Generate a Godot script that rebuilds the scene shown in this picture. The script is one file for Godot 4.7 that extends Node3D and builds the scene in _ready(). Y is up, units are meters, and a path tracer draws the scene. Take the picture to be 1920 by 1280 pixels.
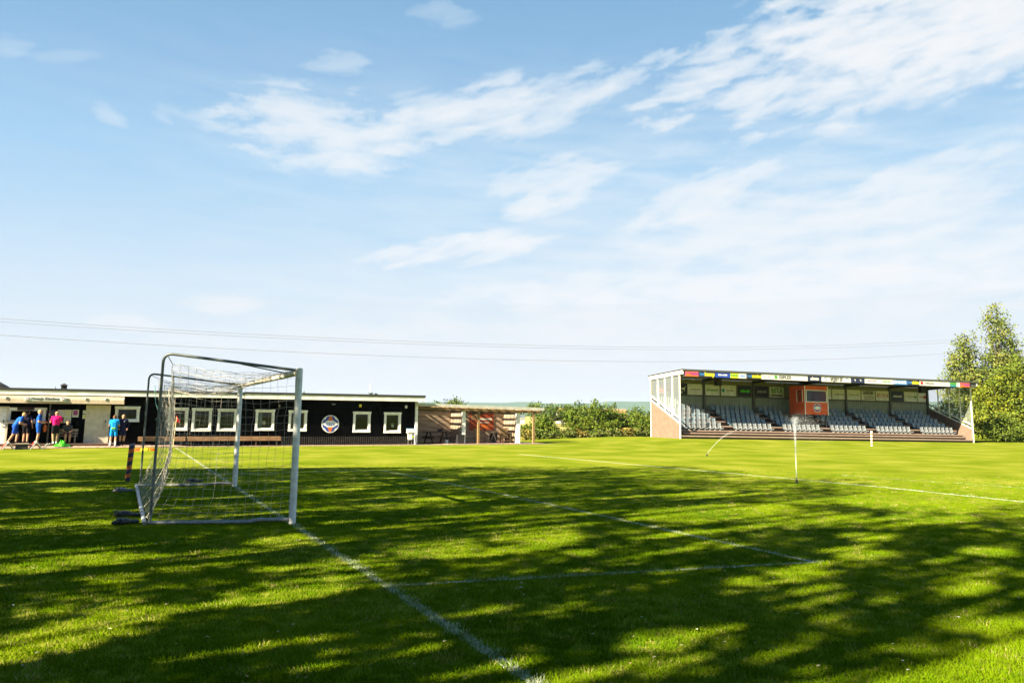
extends Node3D
# A village football ground on a summer evening: goal, clubhouse, shelter and grandstand along the far touchline.
# World: x runs into the field from the goal line (x = 0), z runs along the goal line (near post z = 0, far post z = -7.32).

const SUN := Vector3(3.86, -2.44, -0.85)

# ------------------------------------------------------------------ mesh collector
class MB:
	var v := PackedVector3Array()
	var n := PackedVector3Array()
	var c := PackedColorArray()
	var ix := PackedInt32Array()
	var col := Color(1, 1, 1)
	func quad(a: Vector3, b: Vector3, d: Vector3, e: Vector3) -> void:   # counter-clockwise seen from outside
		var nn := (b - a).cross(e - a)
		if nn.length_squared() < 1e-14:
			nn = (d - b).cross(e - b)
		nn = nn.normalized()
		var k := v.size()
		v.append_array([a, b, d, e]); n.append_array([nn, nn, nn, nn]); c.append_array([col, col, col, col])
		ix.append_array([k, k + 2, k + 1, k, k + 3, k + 2])
	func tri(a: Vector3, b: Vector3, d: Vector3) -> void:
		var nn := (b - a).cross(d - a).normalized()
		var k := v.size()
		v.append_array([a, b, d]); n.append_array([nn, nn, nn]); c.append_array([col, col, col])
		ix.append_array([k, k + 2, k + 1])
	func box(o: Vector3, s: Vector3, b := Basis.IDENTITY) -> void:
		var p := []
		for i in 8:
			p.append(o + b * Vector3((s.x if i & 1 else -s.x) / 2, (s.y if i & 2 else -s.y) / 2, (s.z if i & 4 else -s.z) / 2))
		quad(p[4], p[5], p[7], p[6]); quad(p[1], p[0], p[2], p[3]); quad(p[5], p[1], p[3], p[7])
		quad(p[0], p[4], p[6], p[2]); quad(p[6], p[7], p[3], p[2]); quad(p[0], p[1], p[5], p[4])
	func tube(pts: Array, radii: Array, sides := 8, caps := true) -> void:   # smooth tube along points
		var m := pts.size()
		var ref := Vector3.UP
		var rings := []
		for i in m:
			var t: Vector3 = (pts[mini(i + 1, m - 1)] - pts[maxi(i - 1, 0)]).normalized()
			if absf(t.dot(ref)) > 0.97:
				ref = Vector3.RIGHT if absf(t.x) < 0.9 else Vector3.FORWARD
			var e1 := t.cross(ref).normalized()
			var e2 := e1.cross(t)
			ref = e2
			var r: float = radii[mini(i, radii.size() - 1)]
			var k := v.size()
			rings.append(k)
			for j in sides:
				var a := TAU * j / sides
				var d := e1 * cos(a) + e2 * sin(a)
				v.append(pts[i] + d * r); n.append(d); c.append(col)
		for i in m - 1:
			for j in sides:
				var a: int = rings[i] + j
				var b: int = rings[i] + (j + 1) % sides
				var d: int = rings[i + 1] + (j + 1) % sides
				var e: int = rings[i + 1] + j
				ix.append_array([a, d, e, a, b, d])
		if caps:
			for q in [0, m - 1]:
				var t: Vector3 = (pts[0] - pts[1]).normalized() if q == 0 else (pts[m - 1] - pts[m - 2]).normalized()
				var k := v.size()
				v.append(pts[q]); n.append(t); c.append(col)
				for j in sides:
					v.append(v[rings[q] + j]); n.append(t); c.append(col)
				for j in sides:
					if q == 0:
						ix.append_array([k, k + 1 + (j + 1) % sides, k + 1 + j])
					else:
						ix.append_array([k, k + 1 + j, k + 1 + (j + 1) % sides])
	func blob(o: Vector3, r: Vector3, lat := 6, lon := 8, b := Basis.IDENTITY) -> void:
		var k := v.size()
		for i in lat + 1:
			var t := PI * i / lat
			for j in lon:
				var a := TAU * j / lon
				var d := Vector3(sin(t) * cos(a), cos(t), sin(t) * sin(a))
				v.append(o + b * (d * r)); n.append((b * (d / r)).normalized()); c.append(col)
		for i in lat:
			for j in lon:
				var a := k + i * lon + j
				var e := k + i * lon + (j + 1) % lon
				ix.append_array([a, a + lon, e, e, a + lon, e + lon])
	func plate(poly: PackedVector2Array, z0: float, z1: float) -> void:   # flat shape in xy, thick in z
		var tr := Geometry2D.triangulate_polygon(poly)
		for i in range(0, tr.size(), 3):
			var a := poly[tr[i]]
			var b := poly[tr[i + 1]]
			var d := poly[tr[i + 2]]
			if (b - a).cross(d - a) < 0:
				var s := b
				b = d
				d = s
			tri(Vector3(a.x, a.y, z1), Vector3(b.x, b.y, z1), Vector3(d.x, d.y, z1))
			tri(Vector3(a.x, a.y, z0), Vector3(d.x, d.y, z0), Vector3(b.x, b.y, z0))
		var ccw := not Geometry2D.is_polygon_clockwise(poly)
		for i in poly.size():
			var a := poly[i]
			var b := poly[(i + 1) % poly.size()]
			if not ccw:
				var s := a
				a = b
				b = s
			quad(Vector3(a.x, a.y, z0), Vector3(b.x, b.y, z0), Vector3(b.x, b.y, z1), Vector3(a.x, a.y, z1))
	func mesh() -> ArrayMesh:
		var a := []
		a.resize(Mesh.ARRAY_MAX)
		a[Mesh.ARRAY_VERTEX] = v; a[Mesh.ARRAY_NORMAL] = n; a[Mesh.ARRAY_COLOR] = c; a[Mesh.ARRAY_INDEX] = ix
		var m := ArrayMesh.new()
		m.add_surface_from_arrays(Mesh.PRIMITIVE_TRIANGLES, a)
		return m

# ------------------------------------------------------------------ nodes
var used := {}
func numbered(called: String) -> String:
	var k: int = used.get(called, 0)
	used[called] = k + 1
	return called if k == 0 else "%s_%03d" % [called, k]

func tag(o: Node3D, label: String, category: String, group := "") -> void:
	o.set_meta("label", label); o.set_meta("category", category)
	if group:
		o.set_meta("group", group)

func thing(called: String, label: String, category: String, at := Vector3.ZERO, turn := 0.0, group := "") -> Node3D:
	var o := Node3D.new()
	o.name = numbered(called)
	add_child(o, true)
	o.position = at; o.rotation.y = turn
	tag(o, label, category, group)
	return o

func part(called: String, mesh: Mesh, m: Material, parent: Node3D, at := Transform3D.IDENTITY) -> MeshInstance3D:
	var o := MeshInstance3D.new()
	o.name = called
	o.mesh = mesh
	o.material_override = m
	o.transform = at
	parent.add_child(o, true)
	return o

func bx(called: String, m: Material, parent: Node3D, o: Vector3, s: Vector3, b := Basis.IDENTITY) -> MeshInstance3D:
	var q := BoxMesh.new()
	q.size = s
	return part(called, q, m, parent, Transform3D(b, o))

func setting(called: String, mesh: Mesh, m: Material) -> MeshInstance3D:
	var o := part(numbered(called), mesh, m, self)
	o.set_meta("kind", "structure")
	return o

func text(called: String, words: String, m: Material, parent: Node3D, at: Vector3, height: float, b := Basis.IDENTITY, font := "Droid Sans", bold := 400, fit := 0.0) -> MeshInstance3D:
	var t := TextMesh.new()
	var f := SystemFont.new()
	f.font_names = PackedStringArray([font])
	f.font_weight = bold
	t.font = f
	t.text = words
	t.font_size = 32
	t.pixel_size = height / 23.0
	t.depth = 0.012
	t.curve_step = 4.0
	var o := part(called, t, m, parent)
	var w := t.get_aabb().size.x
	var s := 1.0
	if fit > 0.0 and w > 0.01:
		s = fit / w
	o.transform = Transform3D(b.scaled_local(Vector3(s, 1, 1)), at)
	return o

# ------------------------------------------------------------------ materials (linear base colours)
func speckle(size: int, freq: float, lo: float, hi: float, sd: int, sx := 1, octaves := 4) -> ImageTexture:
	var f := FastNoiseLite.new()
	f.seed = sd; f.frequency = freq; f.fractal_octaves = octaves
	var im := f.get_seamless_image(size, size / sx)
	im.convert(Image.FORMAT_RGB8)
	if sx > 1:
		im.resize(size, size, Image.INTERPOLATE_CUBIC)
	var d := im.get_data()
	var a := lo * 255.0
	var k := hi - lo
	for i in d.size():
		d[i] = clampi(int(a + d[i] * k), 0, 255)
	return ImageTexture.create_from_image(Image.create_from_data(size, size, false, Image.FORMAT_RGB8, d))

var tex := {}
func mat(c: Color, rough := 0.8, grain := "", scale := 1.0, metal := 0.0) -> StandardMaterial3D:
	var m := StandardMaterial3D.new()
	m.albedo_color = c.linear_to_srgb()
	m.roughness = rough
	m.metallic = metal
	if grain:
		m.albedo_texture = tex[grain]
		m.uv1_triplanar = true
		m.uv1_world_triplanar = true
		m.uv1_scale = Vector3.ONE * scale
	return m

func tinted(rough := 0.8, light := Color(0, 0, 0)) -> StandardMaterial3D:   # colour comes with the vertices
	var m := StandardMaterial3D.new()
	m.vertex_color_use_as_albedo = true
	m.roughness = rough
	m.cull_mode = BaseMaterial3D.CULL_DISABLED
	if light != Color(0, 0, 0):
		m.backlight_enabled = true
		m.backlight = light
	return m

func pane_material(a: float, c := Color(0.75, 0.8, 0.8)) -> StandardMaterial3D:
	var m := StandardMaterial3D.new()
	m.transparency = BaseMaterial3D.TRANSPARENCY_ALPHA
	m.albedo_color = Color(c.r, c.g, c.b, a)
	m.roughness = 0.03
	return m

var M := {}
func make_materials() -> void:
	tex.fine = speckle(256, 0.05, 0.72, 1.0, 3)
	tex.patchy = speckle(512, 0.012, 0.6, 1.0, 5, 1, 5)
	tex.wood = speckle(256, 0.03, 0.62, 1.0, 8, 8)
	var turned: Image = tex.wood.get_image()
	turned.rotate_90(CLOCKWISE)
	tex.plank = ImageTexture.create_from_image(turned)
	tex.soft = speckle(256, 0.015, 0.86, 1.0, 9)
	M.black_paint = mat(Color(0.0045, 0.0046, 0.0052), 0.8, "wood", 0.5)
	M.black_paint.metallic_specular = 0.15
	M.plinth = mat(Color(0.05, 0.048, 0.046), 0.9, "patchy", 0.7)
	M.plinth.metallic_specular = 0.2
	M.white_paint = mat(Color(0.86, 0.84, 0.8), 0.55, "soft", 0.5)
	M.trim = mat(Color(0.86, 0.85, 0.84), 0.5, "soft", 0.9)
	M.roof_felt = mat(Color(0.025, 0.027, 0.028), 0.85, "fine", 1.0)
	M.glass = pane_material(0.2, Color(0.12, 0.14, 0.14))
	M.glass.metallic_specular = 0.32
	M.clear = pane_material(0.08)
	M.room = mat(Color(0.3, 0.26, 0.22), 0.9, "soft", 0.8)
	M.door = mat(Color(0.64, 0.57, 0.46), 0.5, "soft", 0.7)
	M.awning = mat(Color(0.52, 0.43, 0.33), 0.8, "soft", 1.0)
	M.steel = mat(Color(0.42, 0.45, 0.46), 0.38, "patchy", 2.0, 0.75)
	M.galvanised = mat(Color(0.2, 0.24, 0.24), 0.5, "patchy", 1.3, 0.25)
	M.post_white = mat(Color(0.8, 0.84, 0.85), 0.42, "soft", 1.6)
	M.crossbar = mat(Color(0.68, 0.68, 0.64), 0.5, "soft", 2.0)
	M.alu = mat(Color(0.42, 0.44, 0.47), 0.42, "patchy", 2.2, 0.35)
	M.cord = mat(Color(0.5, 0.47, 0.4), 0.9)
	M.wood_warm = mat(Color(0.36, 0.2, 0.1), 0.7, "plank", 1.0)
	M.wood_grey = mat(Color(0.42, 0.33, 0.26), 0.85, "plank", 0.8)
	M.wood_dark = mat(Color(0.05, 0.035, 0.028), 0.8, "plank", 1.0)
	M.wood_yellow = mat(Color(0.33, 0.21, 0.09), 0.7, "wood", 1.2)
	M.wood_beam = mat(Color(0.24, 0.15, 0.07), 0.8, "plank", 1.0)
	M.paving = mat(Color(0.44, 0.3, 0.23), 0.9, "patchy", 0.6)
	M.deck = mat(Color(0.2, 0.13, 0.095), 0.85, "plank", 0.8)
	M.black = mat(Color(0.012, 0.012, 0.014), 0.6)
	M.navy = mat(Color(0.012, 0.02, 0.06), 0.6)
	M.blue = mat(Color(0.012, 0.045, 0.3), 0.45)
	M.orange = mat(Color(0.62, 0.15, 0.02), 0.5, "soft", 0.6)
	M.press_orange = mat(Color(0.72, 0.1, 0.012), 0.6, "soft", 0.4)
	M.red = mat(Color(0.42, 0.025, 0.02), 0.6)
	M.flag_red = mat(Color(0.6, 0.04, 0.035), 0.8)
	M.paper = mat(Color(0.6, 0.58, 0.52), 0.7)
	M.board_white = mat(Color(0.72, 0.72, 0.68), 0.5, "soft", 0.5)
	M.ink = mat(Color(0.03, 0.03, 0.035), 0.7)
	M.grey_ink = mat(Color(0.25, 0.26, 0.27), 0.7)
	M.light_blue = mat(Color(0.05, 0.22, 0.55), 0.5)
	M.lime = mat(Color(0.45, 0.5, 0.02), 0.5)
	M.yellow = mat(Color(0.7, 0.62, 0.02), 0.5)
	M.green = mat(Color(0.06, 0.25, 0.03), 0.5)
	M.bright_green = mat(Color(0.08, 0.62, 0.03), 0.8)
	M.purple = mat(Color(0.28, 0.03, 0.2), 0.5)
	M.teal = mat(Color(0.03, 0.22, 0.27), 0.5)
	M.concrete = mat(Color(0.3, 0.22, 0.18), 0.9, "soft", 0.6)
	M.step_edge = mat(Color(0.09, 0.065, 0.05), 0.9, "soft", 0.8)
	M.sheet = mat(Color(0.25, 0.29, 0.25), 0.55, "soft", 0.35)
	M.sheet_upper = mat(Color(0.19, 0.185, 0.1), 0.6, "soft", 0.35)
	M.dark_steel = mat(Color(0.07, 0.072, 0.06), 0.6, "soft", 0.8)
	M.side_board = mat(Color(0.175, 0.12, 0.092), 0.85, "soft", 0.5)
	M.seat_blue = mat(Color(0.1, 0.17, 0.24), 0.45)
	M.seat_pale = mat(Color(0.17, 0.22, 0.26), 0.45)
	M.seat_white = mat(Color(0.17, 0.19, 0.21), 0.45)
	M.siding = mat(Color(0.56, 0.42, 0.31), 0.85, "plank", 0.6)
	M.bark = mat(Color(0.12, 0.1, 0.08), 0.9, "patchy", 1.5)
	M.leaf = tinted(0.6, Color(0.4, 0.45, 0.12))
	M.leaf.metallic_specular = 0.25
	M.shelter_trim = mat(Color(0.5, 0.5, 0.46), 0.7, "soft", 0.6)
	M.body = tinted(0.8)
	M.body.metallic_specular = 0.2
	M.wire = mat(Color(0.16, 0.17, 0.18), 0.6)

# ------------------------------------------------------------------ camera, sky, sun
func make_view() -> void:
	var cam := Camera3D.new()
	cam.name = "camera"
	cam.projection = Camera3D.PROJECTION_FRUSTUM      # the photograph is cropped off-centre: a lens shift
	cam.near = 0.1
	cam.far = 9000.0
	cam.size = 0.1 * 1280.0 / 1504.29
	cam.frustum_offset = Vector2(0, -0.1 * 88.19 / 1504.29)
	cam.position = Vector3(-2.522, 1.698, 13.248)
	cam.basis = Basis(Vector3.UP, deg_to_rad(-25.537)) * Basis(Vector3.RIGHT, deg_to_rad(8.679)) * Basis(Vector3.BACK, deg_to_rad(0.5))
	add_child(cam)
	cam.current = true

	var sky_mat := PanoramaSkyMaterial.new()
	sky_mat.panorama = ImageTexture.create_from_image(paint_sky())
	var sky := Sky.new()
	sky.sky_material = sky_mat
	var e := Environment.new()
	e.background_mode = Environment.BG_SKY
	e.sky = sky
	e.background_energy_multiplier = 0.197
	e.tonemap_mode = Environment.TONE_MAPPER_LINEAR
	e.tonemap_exposure = 5.1
	e.fog_enabled = true
	e.fog_density = 0.00008
	e.fog_light_color = Color(0.72, 0.83, 1.0)
	e.sdfgi_enabled = true
	e.ssao_enabled = true
	e.ssil_enabled = true
	var w := WorldEnvironment.new()
	w.name = "environment"
	w.environment = e
	add_child(w)

	var sun := DirectionalLight3D.new()
	sun.name = "sun"
	sun.light_energy = 1.6
	sun.light_color = Color(1.0, 0.93, 0.79)
	sun.light_angular_distance = 0.5
	sun.shadow_enabled = true
	sun.basis = Basis.looking_at(SUN.normalized(), Vector3.UP)
	add_child(sun)

# clear evening air with torn fair-weather clouds; azimuth from -z towards +x, elevation, half width, half height, tilt (degrees), strength
const CLOUDS := [[49.7, 23.6, 14.5, 3.2, 5.6, 0.95], [55.0, 25.4, 10.5, 3.2, -4.0, 0.95], [60.0, 23.0, 8.0, 2.2, 3.0, 0.8], [27.0, 22.2, 7.6, 1.6, 8.6, 0.8], [11.4, 19.7, 7.1, 2.0, -2.9, 0.85], [21.0, 21.2, 5.9, 1.4, 8.9, 0.7], [14.5, 17.8, 3.4, 0.8, 8.2, 0.55], [28.6, 16.7, 4.7, 1.5, 7.0, 0.75], [26.7, 15.0, 2.7, 0.8, 9.6, 0.7], [21.6, 11.8, 5.8, 0.8, 8.9, 1.0], [39.0, 15.3, 5.6, 1.3, 14.6, 0.75], [45.7, 13.0, 10.3, 1.8, 4.0, 0.65], [53.1, 15.1, 5.0, 1.2, 9.1, 0.65], [42.0, 8.2, 19.3, 1.8, 1.1, 0.8], [52.8, 10.4, 9.2, 1.5, 4.0, 0.45], [27.1, 5.0, 23.1, 1.5, 0.3, 0.6], [5.3, 7.4, 2.5, 0.5, 3.1, 0.85], [-0.5, 5.8, 2.2, 0.44, -3.3, 0.7], [10.6, 6.6, 1.6, 0.37, 2.2, 0.35], [12.3, 24.1, 2.1, 0.7, 5.1, 0.45], [-2.4, 18.8, 1.2, 0.5, -28, 0.4], [1.1, 19.4, 1.0, 0.6, -28, 0.4], [20.1, 27.8, 2.4, 0.7, 6.4, 0.35], [-8.3, 22.0, 1.3, 0.66, 13, 0.3], [-5.5, 21.8, 2.2, 0.3, 12, 0.25], [49.4, 18.9, 2.0, 0.34, 2.7, 0.35], [58.6, 17.4, 1.4, 0.6, 1, 0.4]]

func paint_sky() -> Image:
	var w := 4096
	var h := 2048
	var im := Image.create(w, h, false, Image.FORMAT_RGB8)
	var g := Gradient.new()
	g.offsets = PackedFloat32Array([0.0, 0.022, 0.067, 0.122, 0.189, 0.26, 0.33, 0.6, 1.0])
	g.colors = PackedColorArray([Color8(240, 243, 244), Color8(237, 242, 245), Color8(222, 237, 248), Color8(200, 227, 248), Color8(167, 210, 244), Color8(146, 190, 229), Color8(134, 180, 220), Color8(88, 146, 202), Color8(74, 130, 188)])
	for y in h / 2 + 1:
		im.fill_rect(Rect2i(0, y, w, 1), g.sample(1.0 - float(y) / (h / 2.0)))
	im.fill_rect(Rect2i(0, h / 2, w, h / 2), Color8(150, 160, 140))
	var f := FastNoiseLite.new()
	f.seed = 12; f.frequency = 0.42; f.fractal_octaves = 6; f.fractal_gain = 0.53; f.fractal_lacunarity = 2.1
	f.domain_warp_enabled = true; f.domain_warp_amplitude = 1.6; f.domain_warp_frequency = 0.25
	var list := CLOUDS.duplicate()
	var rng := RandomNumberGenerator.new()
	rng.seed = 77
	for i in 46:                                   # the same broken cloud all round
		var az := rng.randf_range(72.0, 340.0)
		var el := rng.randf_range(4.0, 48.0)
		var r := rng.randf_range(3.0, 13.0)
		list.append([az, el, r, r * rng.randf_range(0.14, 0.3), rng.randf_range(-6.0, 12.0), rng.randf_range(0.3, 0.9)])
	var k := w / 360.0
	var dens := PackedFloat32Array()
	dens.resize(w * (h / 2 + 2))
	for cl in list:
		var ct := cos(deg_to_rad(cl[4]))
		var s := sin(deg_to_rad(cl[4]))
		var rx: float = cl[2] * 1.5
		var ry: float = cl[3] * 1.85
		var ex := absf(rx * ct) + absf(ry * s)
		var ey := absf(rx * s) + absf(ry * ct)
		var y0 := maxi(0, int((90.0 - cl[1] - ey) * k))
		var y1 := mini(h / 2 - 2, int((90.0 - cl[1] + ey) * k))
		var outside: bool = cl[0] > 70.0
		var step := 2 if outside else 1
		for y in range(y0, y1 + 1, step):
			var el := 90.0 - y / k
			for x in range(int((cl[0] - ex) * k), int((cl[0] + ex) * k) + 1, step):
				var dx: float = x / k - cl[0]
				var dy: float = el - cl[1]
				var u := (dx * ct + dy * s) / rx
				var q := (dy * ct - dx * s) / ry
				var rr := u * u + q * q
				if rr >= 1.0:
					continue
				var e := 1.0 - rr
				var a: float = e * 1.1 - 0.5 + f.get_noise_2d((dx * ct + dy * s) * 0.42 + cl[0], (dy * ct - dx * s) * 1.55 - dx * 0.1 + cl[1] * 3.0) * 0.95
				if a <= 0.0:
					continue
				a = (1.0 - exp(-a * 2.3)) * cl[5] * minf(1.0, e * 2.0)
				for sy in step:
					for sx in step:
						var at := (y + sy) * w + posmod(x + sx, w)
						dens[at] = 1.0 - (1.0 - dens[at]) * (1.0 - a)
	# thin high veil, the same on both sides of the sun
	var veil := [[48.0, 13.0, 32.0, 9.5, 0.55], [34.0, 6.5, 40.0, 5.0, 0.5], [15.0, 19.0, 24.0, 7.0, 0.24], [190.0, 14.0, 44.0, 9.5, 0.52], [280.0, 10.0, 44.0, 8.0, 0.5], [120.0, 18.0, 34.0, 9.0, 0.42]]
	for q in veil:
		for y in range(int((90.0 - q[1] - q[3] * 2.0) * k), mini(h / 2 - 2, int((90.0 - q[1] + q[3] * 2.0) * k)), 2):
			var dy: float = (90.0 - y / k - q[1]) / q[3]
			for x in range(int((q[0] - q[2] * 1.8) * k), int((q[0] + q[2] * 1.8) * k), 2):
				var dx: float = (x / k - q[0]) / q[2]
				var a: float = q[4] * (exp(-1.3 * (dx * dx + dy * dy)) - 0.015)
				if a > 0.003:
					a *= 0.85 + 0.8 * f.get_noise_2d(x / k * 0.25 + 50.0, (90.0 - y / k) * 1.7 + x / k * 0.12)
					for sy in 2:
						for sx in 2:
							var at := (y + sy) * w + posmod(x + sx, w)
							dens[at] = 1.0 - (1.0 - dens[at]) * (1.0 - a)
	for at in dens.size():
		if dens[at] < 0.004:
			continue
		var y: int = at / w
		var x: int = at % w
		var el := 90.0 - y / k
		im.set_pixel(x, y, im.get_pixel(x, y).lerp(Color8(250, 250, 251) if el > 8.0 else Color8(243, 245, 247), dens[at] * 0.96))
	return im

# ------------------------------------------------------------------ ground and markings
const MARKS := [[[0.0, 14.5], [0.0, -32.2], 0.1, 0.42], [[0.06, 5.11], [5.17, 5.8], 0.08, 0.5], [[5.11, 5.78], [5.17, -3.1], 0.1, 0.5], [[5.17, -3.1], [4.93, -11.7], 0.1, 0.5], [[4.93, -11.7], [0.06, -11.6], 0.11, 0.6], [[14.05, -20.5], [14.48, -13.25], 0.12, 0.8], [[14.48, -13.25], [15.13, -1.9], 0.12, 0.75], [[15.13, -1.9], [14.7, 5.5], 0.12, 0.85], [[17.6, -5.0], [18.55, 0.3], 0.09, 0.4], [[0.0, -32.2], [30.0, -31.6], 0.12, 0.6]]

func sheet(x0: float, x1: float, z0: float, z1: float, y: float, uv: float, uv2: float) -> ArrayMesh:
	var a := []
	a.resize(Mesh.ARRAY_MAX)
	var p := PackedVector3Array([Vector3(x0, y, z0), Vector3(x1, y, z0), Vector3(x1, y, z1), Vector3(x0, y, z1)])
	var t := PackedVector2Array()
	var t2 := PackedVector2Array()
	for q in p:
		t.append(Vector2(q.x, q.z) / uv)
		t2.append(Vector2(q.x, q.z) / uv2)
	a[Mesh.ARRAY_VERTEX] = p
	a[Mesh.ARRAY_NORMAL] = PackedVector3Array([Vector3.UP, Vector3.UP, Vector3.UP, Vector3.UP])
	a[Mesh.ARRAY_TEX_UV] = t
	a[Mesh.ARRAY_TEX_UV2] = t2
	a[Mesh.ARRAY_INDEX] = PackedInt32Array([0, 1, 2, 0, 2, 3])
	var m := ArrayMesh.new()
	m.add_surface_from_arrays(Mesh.PRIMITIVE_TRIANGLES, a)
	return m

func blend_texture(size: int, freq: float, cols: Array, sd: int, oct := 5) -> ImageTexture:
	var f := FastNoiseLite.new()
	f.seed = sd; f.frequency = freq; f.fractal_octaves = oct
	var im := f.get_seamless_image(size, size)
	im.convert(Image.FORMAT_L8)
	var d := im.get_data()
	var look := PackedByteArray()
	var g := Gradient.new()
	g.offsets = PackedFloat32Array([0.0, 0.5, 1.0])
	g.colors = PackedColorArray([cols[0], cols[1], cols[2]])
	for i in 256:
		var c: Color = g.sample(i / 255.0).linear_to_srgb()
		look.append_array([c.r8, c.g8, c.b8])
	var o := PackedByteArray()
	o.resize(size * size * 3)
	for i in d.size():
		var k := d[i] * 3
		o[i * 3] = look[k]; o[i * 3 + 1] = look[k + 1]; o[i * 3 + 2] = look[k + 2]
	return ImageTexture.create_from_image(Image.create_from_data(size, size, false, Image.FORMAT_RGB8, o))

func make_ground() -> void:
	var g := StandardMaterial3D.new()
	g.albedo_texture = blend_texture(1024, 0.006, [Color(0.1, 0.148, 0.006), Color(0.172, 0.208, 0.016), Color(0.25, 0.258, 0.036)], 21, 6)
	g.detail_enabled = true
	g.detail_blend_mode = BaseMaterial3D.BLEND_MODE_MUL
	g.detail_uv_layer = BaseMaterial3D.DETAIL_UV_2
	g.detail_albedo = blend_texture(512, 0.11, [Color(0.42, 0.44, 0.42), Color(0.8, 0.82, 0.8), Color(1, 1, 1)], 22, 4)
	g.roughness = 0.95
	g.specular_mode = BaseMaterial3D.SPECULAR_DISABLED
	setting("grass_ground", sheet(-4900, 4900, -4900, 4900, 0.0, 21.0, 0.9), g)
	# the ground rises a hand's breadth to the grandstand's left end
	var bank := sheet(0, 1, 0, 1, 0, 1, 1).surface_get_arrays(0)
	var bp := [Vector3(22.0, 0.003, -29.2), Vector3(32.1, 0.325, -32.15), Vector3(57.6, 0.02, -28.55), Vector3(56.5, 0.003, -22.5), Vector3(30.5, 0.003, -25.5), Vector3(24.0, 0.003, -42.0), Vector3(32.7, 0.325, -37.6), Vector3(58.4, 0.02, -33.8), Vector3(50.0, 0.003, -44.0), Vector3(33.0, 0.003, -50.0)]
	var bt := PackedVector2Array()
	var bt2 := PackedVector2Array()
	for q in bp:
		bt.append(Vector2(q.x, q.z) / 21.0)
		bt2.append(Vector2(q.x, q.z) / 0.9)
	bank[Mesh.ARRAY_VERTEX] = PackedVector3Array(bp)
	var bn := PackedVector3Array()
	bn.resize(10)
	bn.fill(Vector3.UP)
	bank[Mesh.ARRAY_NORMAL] = bn
	bank[Mesh.ARRAY_TEX_UV] = bt
	bank[Mesh.ARRAY_TEX_UV2] = bt2
	bank[Mesh.ARRAY_TANGENT] = null
	bank[Mesh.ARRAY_INDEX] = PackedInt32Array([0, 1, 4, 1, 2, 4, 2, 3, 4, 0, 5, 6, 0, 6, 1, 1, 6, 7, 1, 7, 2, 6, 5, 9, 6, 9, 8, 6, 8, 7])
	var bm := ArrayMesh.new()
	bm.add_surface_from_arrays(Mesh.PRIMITIVE_TRIANGLES, bank)
	setting("grass_bank", bm, g)
	# worn chalk lines
	var chalk := StandardMaterial3D.new()
	var im := Image.create(512, 512, false, Image.FORMAT_RGBA8)
	var f := FastNoiseLite.new()
	f.seed = 31; f.frequency = 0.06; f.fractal_octaves = 4
	var src := f.get_seamless_image(512, 512)
	for y in 512:
		for x in 512:
			im.set_pixel(x, y, Color(0.8, 0.82, 0.78, clampf((src.get_pixel(x, y).r - 0.3) * 3.0, 0.0, 0.9)))
	chalk.albedo_texture = ImageTexture.create_from_image(im)
	chalk.transparency = BaseMaterial3D.TRANSPARENCY_ALPHA
	chalk.roughness = 0.95
	for q in MARKS:
		var a := Vector3(q[0][0], 0.006, q[0][1])
		var b := Vector3(q[1][0], 0.006, q[1][1])
		var s: Vector3 = Vector3.UP.cross((b - a).normalized()) * (q[2] / 2.0)
		var m := sheet(0, 1, 0, 1, 0, 1, 1)
		var arr := m.surface_get_arrays(0)
		arr[Mesh.ARRAY_VERTEX] = PackedVector3Array([a - s, a + s, b + s, b - s])
		var len_ := a.distance_to(b)
		arr[Mesh.ARRAY_TEX_UV] = PackedVector2Array([Vector2(0, 0), Vector2(0.09, 0), Vector2(0.09, len_ / 1.4), Vector2(0, len_ / 1.4)])
		var mm := ArrayMesh.new()
		mm.add_surface_from_arrays(Mesh.PRIMITIVE_TRIANGLES, arr)
		var cm: StandardMaterial3D = chalk.duplicate()
		cm.albedo_color = Color(1, 1, 1, q[3])
		setting("pitch_marking", mm, cm)
	# mown blades, thickest near the eye
	var rng := RandomNumberGenerator.new()
	rng.seed = 5
	var t := MB.new()
	for i in 11:
		var o := Vector3(rng.randf_range(-0.045, 0.045), 0, rng.randf_range(-0.045, 0.045))
		var a := rng.randf() * TAU
		var lean := Vector3(cos(a), 0, sin(a)) * rng.randf_range(0.004, 0.026)
		var hgt := rng.randf_range(0.018, 0.034)
		var b := rng.randf() * TAU
		var w := Vector3(cos(b), 0, sin(b)) * rng.randf_range(0.0017, 0.0028)
		t.quad(o - w, o + w, o + lean * 0.5 + Vector3.UP * hgt * 0.62 + w * 0.8, o + lean * 0.5 + Vector3.UP * hgt * 0.62 - w * 0.8)
		t.tri(o + lean * 0.5 + Vector3.UP * hgt * 0.62 - w * 0.8, o + lean * 0.5 + Vector3.UP * hgt * 0.62 + w * 0.8, o + lean * 1.15 + Vector3.UP * hgt)
	var mmesh := MultiMesh.new()
	mmesh.transform_format = MultiMesh.TRANSFORM_3D
	mmesh.use_colors = true
	mmesh.mesh = t.mesh()
	var spots := []
	var patch := FastNoiseLite.new()
	patch.seed = 8; patch.frequency = 0.35; patch.fractal_octaves = 3
	while spots.size() < 95000:
		var r := rng.randf_range(2.6, 30.0)
		if rng.randf() < (r - 14.0) / 16.0:
			continue
		var az := deg_to_rad(rng.randf_range(-18.0, 69.0))
		spots.append(Vector3(-2.52 + sin(az) * r, 0, 13.25 - cos(az) * r))
	mmesh.instance_count = spots.size()
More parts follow.
